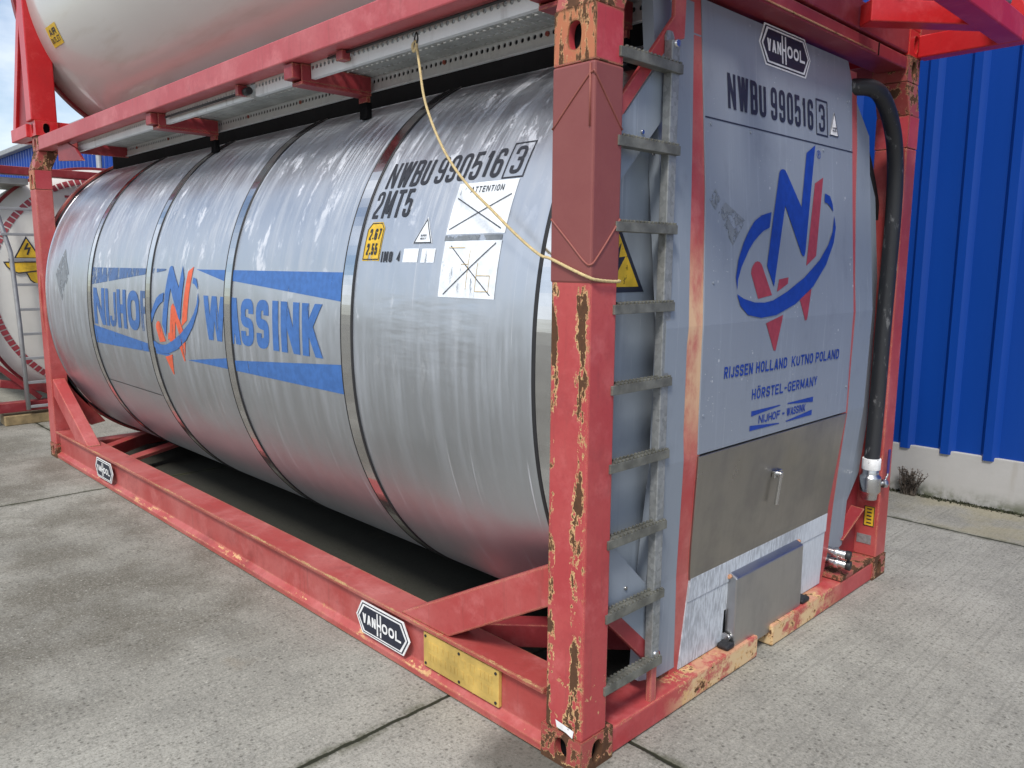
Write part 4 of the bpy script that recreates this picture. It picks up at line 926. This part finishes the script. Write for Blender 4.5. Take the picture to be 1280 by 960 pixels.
# capped air couplings, small bracket and sticker by the right post
cp = MB()
for y, z in ((1.98, .245), (1.99, .190)):
    cp.tube([(-.09, y-.01, z+.008), (.010, y+.01, z)], .020, 12); cp.tube([(-.045, y-.002, z+.003), (-.025, y+.002, z+.002)], .027, 12)
cp = cp.build('air_couplings', 'chrome', T, .001)
ck = MB()
for y, z in ((1.98, .245), (1.99, .190)): ck.tube([(.008, y+.01, z), (.032, y+.014, z-.002)], .024, 12)
ck.build('rubber_caps', 'black', cp, .003)
MB().beam((-.10, 2.12, .27), (-.08, 2.32, .40), .006, .075, (1, 0, 0)).build('angle_bracket', 'dark_red', T, .002)
MB().box(-.150, .0, 1.98, 2.36, .104, .128).build('landing_plate', 'casting', T, .004)
ps = P_[(0, WID)]
ys = MB().box(-.075, -.020, WID-.1295, WID-.1285, .285, .395).build('yellow_sticker', 'yellow', ps)
iny = lambda u, v, h: (u, WID-.1295-h, v)
decal('sticker_border', [thick([(-.073, .287), (-.022, .287), (-.022, .393), (-.073, .393)], .004, True)] + [[rect(-.06, -.035, .300+k*.019, .307+k*.019)] for k in range(5)], iny, 'ink', ys)
MB().box(-.105, -.03, WID-.131, WID-.1285, .185, .235).build('blank_tag', 'galv', ps)

# ================================================================== 2. upper container
U = thing('tank_container', 'beige tank container in bright red frame stacked on top of the silver one', 'tank container', (0, 0, 2.672), 0, 'tank containers in the yard')
UZ = 0.0
ut = shell('tank_shell', -6.17, -.02, 'cream_tank', U, grow=-.01, nx=12, nt=160, dome=.25, dz=-.02)
hoop('tank_ring', -6.215, -6.15, -.03, .012, 'dark_red', U, dz=-.02)
ys = MB()
sdec = lambda x, s, h: (lambda p: (p[0], p[1], p[2]-.02))(on_tank(x, s, h-.008))
yl = decal('yellow_label', [[rect(-5.66, -5.42, -.68, -.53)]], sdec, 'yellow', ut, [i*.04-.8 for i in range(12)], .002)
decal('label_lettering', text('AIR', -5.62, -5.46, -.60, -.555, .011) + text('OUTLET', -5.64, -5.44, -.655, -.615, .007), sdec, 'ink', yl, [i*.04-.8 for i in range(12)], .0035)
for (cx, sx) in ((0, -1), (-LEN, 1)):
    for (cy, sy) in ((.012, 1), (WID-.012, -1)):
        x0, x1 = sorted((cx, cx+sx*.16)); y0, y1 = sorted((cy, cy+sy*.19))
        p = MB().box(x0, x1, y0, y1, .118, 2.55).build('corner_post', 'bright_red', U, .008)
        X0, X1 = sorted((cx, cx+sx*.178))
        Y0, Y1 = sorted((cy+sy*.02, cy+sy*.185))
        oval_casting('bottom_casting', X0, X1, Y0, Y1, 0, .118, 'bright_red', p, ('-y', '+x') if cy < 1 else ('+y', '+x'))
        # gusset between post and tank ring
        if sx > 0:
            MB().prism([(cy+sy*.19, .55), (cy+sy*.19, 2.4), (cy+sy*.10, 2.4), (cy+sy*.02, 1.6), (cy+sy*.10, .75)], 'x', cx+.02, cx+.05).build('post_gusset', 'bright_red', p)
for cx, sx, out in ((0, -1, .45), (-LEN, 1, -.49)):
    o_ = cx + out
    x0, x1 = sorted((cx+sx*.006, cx+sx*.14))
    MB().box(x0, x1, .19, WID-.19, .006, .125).build('end_sill', 'bright_red' if sx > 0 else 'dark_red', U, .007)
    for yy, sy in ((.008, 1), (WID-.008, -1)):
        a, b = sorted((cx + (.002 if out > 0 else -.002), o_))
        y0, y1 = sorted((yy, yy+sy*.09))
        ob = MB().box(a, b, y0, y1, .0, .105).build('overhang_rail', 'bright_red', U, .006)
        MB().beam((o_ - math.copysign(.03, out), yy+sy*.045, .10), (cx - math.copysign(.02, out), yy+sy*.045, 1.16), .085, .05, (0, 1, 0)).build('overhang_strut', 'bright_red', U, .005)
        MB().prism([(o_ - math.copysign(.05, out), .10), (cx, .10), (cx - math.copysign(.01, out), 1.10)], 'y', *sorted((yy+sy*.045, yy+sy*.065))).build('overhang_web', 'dark_red', U)
        xm0 = cx + math.copysign(.035, out); xm1 = o_ - math.copysign(.06, out)
        MB().beam((xm0, yy+sy*.80, .052), (xm1, yy+sy*.36, .052), .095, .09).build('plan_brace', 'bright_red', U, .005)
    a, b = sorted((o_, o_ - math.copysign(.10, out)))
    MB().box(a, b, .098, WID-.098, .0, .105).build('overhang_beam', 'bright_red', U, .006)
pv = MB(); pv.tube(smooth_path([(.30, 2.05, .16), (.36, 2.2, .17), (.40, 2.32, .15), (.30, 2.42, .16)], 5), .022, 12); pv.tube([(.15, 1.75, .17), (.22, 1.95, .15)], .03, 12)
pv.build('outlet_pipe', 'galv', U)
for y0, y1 in ((.05, .15), (WID-.15, WID-.05)):
    MB().box(-LEN+.185, -.185, y0+.25, y1+.25 if y0 < 1 else y1, .0, .11).build('bottom_rail', 'bright_red', U, .006)

# ================================================================== 3. neighbour container
NX = -7.72
Nb = thing('tank_container', 'white tank container with a dashed red ring and grey ladder, standing behind the silver one', 'tank container', (NX, -.10, .13), 0, 'tank containers in the yard')
sh = shell('tank_shell', -5.9, -.30, 'white_tank', Nb, grow=.0, nx=6, nt=128, dome=.22, dz=-.07)
for cy, sy in ((0, 1), (WID, -1)):
    y0, y1 = sorted((cy, cy+sy*.13))
    if sy < 0: MB().box(-.16, 0, y0, y1, .118, 2.5).build('corner_post', 'dark_red', Nb, .006)
    else: MB().box(-.16, 0, y0-.25, y1-.25, .118, 2.5).build('corner_post', 'dark_red', Nb, .006)
    y0, y1 = sorted((cy-sy*.25 if sy > 0 else cy, cy+sy*.17-(.25 if sy > 0 else 0)))
    oval_casting('bottom_casting', -.178, 0, y0, y1, -.02, .10, 'dark_red', Nb, ('-y', '+x') if cy == 0 else ('+y', '+x'))
MB().box(-.14, -.01, -.2, WID-.13, 2.39, 2.47).build('top_beam', 'dark_red', Nb, .006)
MB().box(-.14, -.01, -.1, WID-.17, .0, .10).build('end_sill', 'dark_red', Nb, .006)
MB().beam((-.08, -.18, .75), (-.08, .45, .12), .05, .10, (1, 0, 0)).build('corner_brace', 'dark_red', Nb, .005)
MB().beam((-.10, 1.3, .06), (-.10, .1, .30), .08, .07, (1, 0, 0)).build('corner_brace', 'dark_red', Nb, .005)
hoop('end_collar', -.36, -.31, -.06, .03, 'dark_red', Nb, dz=-.07)
# dashes painted on the dished end
def dome_pt(y, z, h=.004):
    dy, dz_ = (y-TY), (z-TZ+.07); r = math.hypot(dy/TA, dz_/TB); f_ = min(1, r)
    return (-.30 + .22*math.sqrt(max(0, 1-f_*f_)) + h + .012, y, z)
db = MB()
for k in range(120):
    t0, t1 = 2*math.pi*k/120, 2*math.pi*(k+.78)/120
    q = []
    for r, t in ((1.125, t0), (1.185, t0), (1.185, t1), (1.125, t1)): q.append(db.bm.verts.new(dome_pt(TY-r*math.cos(t), TZ-.07+r*math.sin(t))))
    db.bm.faces.new(q)
db.build('dashed_ring', 'red_sign', sh)
fl = lambda u, v, h: dome_pt(u+.035, v, .004+h)
wt = decal('warning_triangle', [[[(.30, 1.56), (.545, 1.56), (.425, 1.79)]]], fl, 'ink_end', sh)
decal('triangle_field', [[[(.322, 1.573), (.523, 1.573), (.425, 1.763)]]], fl, 'yellow', wt, None, .004)
decal('lightning_mark', [thick([(.435, 1.72), (.405, 1.66), (.445, 1.67), (.42, 1.60)], .014, False)], fl, 'ink_end', wt, None, .007)
wing = [(.215, 1.525), (.235, 1.48), (.28, 1.435), (.33, 1.415), (.60, 1.45), (.60, 1.53)]
wg = decal('yellow_emblem', [tess(wing), tess([(.40, 1.415), (.43, 1.34), (.49, 1.295), (.60, 1.275), (.60, 1.44)])], fl, 'yellow', sh)
decal('emblem_outline', [thick(wing, .011, True), thick([(.40, 1.415), (.43, 1.34), (.49, 1.295), (.60, 1.275)], .011, False)], fl, 'ink_end', wg, None, .005)
decal('red_marking', [[rect(.82, .87, 2.20, 2.225)], [rect(.90, 1.08, 2.215, 2.24)]], fl, 'red_sign', sh)
mbs = MB()
lst = MB(); lst.tube([(.03, .315, .02), (.03, .30, .9), (.03, .275, 1.62), (-.0, .19, 2.02), (-.03, .10, 2.42)], .022, 10)
lst = lst.build('ladder_stile', 'alu', Nb)
MB().tube([(.03, .66, .02), (.03, .66, 2.4)], .022, 10).build('ladder_stile', 'alu', Nb)
for i in range(9): MB().box(.015, .045, (.30, .295, .29, .285, .28, .275, .25, .20, .14)[i], .66, .05+.25*i-.014, .05+.25*i+.014).build('ladder_rung', 'alu', Nb, .003)
MB().box(-.9, -.05, -.15, .5, 2.30, 2.36).build('walkway_grating', 'grating', Nb)
for k, (x0, x1) in enumerate(((NX-.20, NX+.02), (NX-3.1, NX-2.88), (NX-5.9, NX-5.7))):
    o = MB().box(-(x1-x0)/2, (x1-x0)/2, -1.25, 1.25, 0, .10).build('timber_bearer', 'wood', None, .008, loc=((x0+x1)/2, 1.25, 0))
    tag(o, 'weathered timber bearer under the front edge of the white tank container', 'timber beam') if k == 0 else None
    if k: bpy.data.objects.remove(o)

# ================================================================== rope, weeds, moss
HK = (-1.02, .146, 2.497)
rpth = smooth_path([HK, (-.965, .118, 2.40), (-.885, .082, 2.25), (-.745, .047, 2.075), (-.60, .026, 1.945), (-.44, .010, 1.838), (-.315, .000, 1.755), (-.21, -.006, 1.694), (-.158, -.008, 1.680), (-.08, -.009, 1.652), (-.01, -.010, 1.628), (.010, .01, 1.618), (.011, .08, 1.612), (.010, .126, 1.612), (-.03, .140, 1.615)], 5)
def strands(path, r, rs, pitch, n=3):
    P = [path[0]]
    for p in path[1:]:
        a = P[-1]; k = max(1, int((p-a).length/.004))
        P += [a.lerp(p, (i+1)/k) for i in range(k)]
    b = MB(); L = 0; up = Vector((.3, .9, .2)); paths = [[] for _ in range(n)]
    for i, p in enumerate(P):
        d = (P[min(i+1, len(P)-1)]-P[max(i-1, 0)]).normalized(); u = (up-d*up.dot(d)).normalized(); v = d.cross(u); up = u
        if i: L += (p-P[i-1]).length
        for k in range(n):
            t = 2*math.pi*(L/pitch + k/n); paths[k].append(p + (u*math.cos(t)+v*math.sin(t))*r)
    for q in paths: b.tube(q, rs, 6)
    return b
rb = strands(rpth, .0026, .0030, .022)
rb = rb.build('rope', 'rope'); tag(rb, 'pale yellow cord slung from the walkway down round the near red post', 'rope')
hk = Vector(HK)
MB().tube(smooth_path([hk+Vector(p) for p in ((0, .002, .045), (-.010, .0, .02), (0, -.004, -.004), (.010, .0, .02), (0, .002, .045))], 4), .004, 8).build('shackle', 'black', rb)
MB().tube(smooth_path([hk+Vector(p) for p in ((0, 0, .012), (-.018, -.004, 0), (-.010, -.006, -.025), (.004, -.004, -.012), (0, 0, .012))], 4), .006, 8).build('knot', 'rope', rb)
def weed(x, y, n, h, label):
    b = MB()
    for i in range(n):
        a = random.uniform(0, 2*math.pi); l = h*random.uniform(.35, 1); sp = random.uniform(.1, .55)*l
        p0 = Vector((random.uniform(-.05, .05), random.uniform(-.02, .03), 0)); p1 = p0 + Vector((math.cos(a)*sp*.4, -abs(math.sin(a))*sp*.25, l*.55)); p2 = p0 + Vector((math.cos(a)*sp, -abs(math.sin(a))*sp*.4, l))
        pts = smooth_path([p0, p1, p2], 4); b.tube(pts, .0022, 5)
        for q in pts[3:]:
            for _ in range(3):
                d = Vector((random.uniform(-1, 1), random.uniform(-1, 1), random.uniform(0, 1))).normalized()*random.uniform(.010, .026)
                w = d.cross(Vector((0, 0, 1))).normalized()*.005
                f = [b.bm.verts.new(p) for p in (q, q+d*.5+w, q+d, q+d*.5-w)]; b.bm.faces.new(f)
    o = b.build('weed_plant', 'plant', loc=(x, y, 0)); tag(o, label, 'weed')
weed(-.46, 4.215, 60, .20, 'dry dark weed growing in the joint at the foot of the plinth')
b = MB()
for i in range(2600):
    x = -.75 + random.random()**1.0*2.6; y = 4.277 - abs(random.gauss(0, .028)) - .003; s = random.uniform(.004, .014)
    d = Vector((random.uniform(-1, 1), random.uniform(-1, .2), 1)).normalized()*s*1.6; w = Vector((random.uniform(-1, 1), random.uniform(-1, 1), 0)).normalized()*s*.6
    p = Vector((x, y, 0.001)); b.bm.faces.new([b.bm.verts.new(q) for q in (p-w, p+w, p+d)])
o = b.build('moss_strip', 'moss'); o['kind'] = 'stuff'; o['label'] = 'dark moss along the foot of the plinth'; o['category'] = 'moss'

scn.render.engine = 'CYCLES'
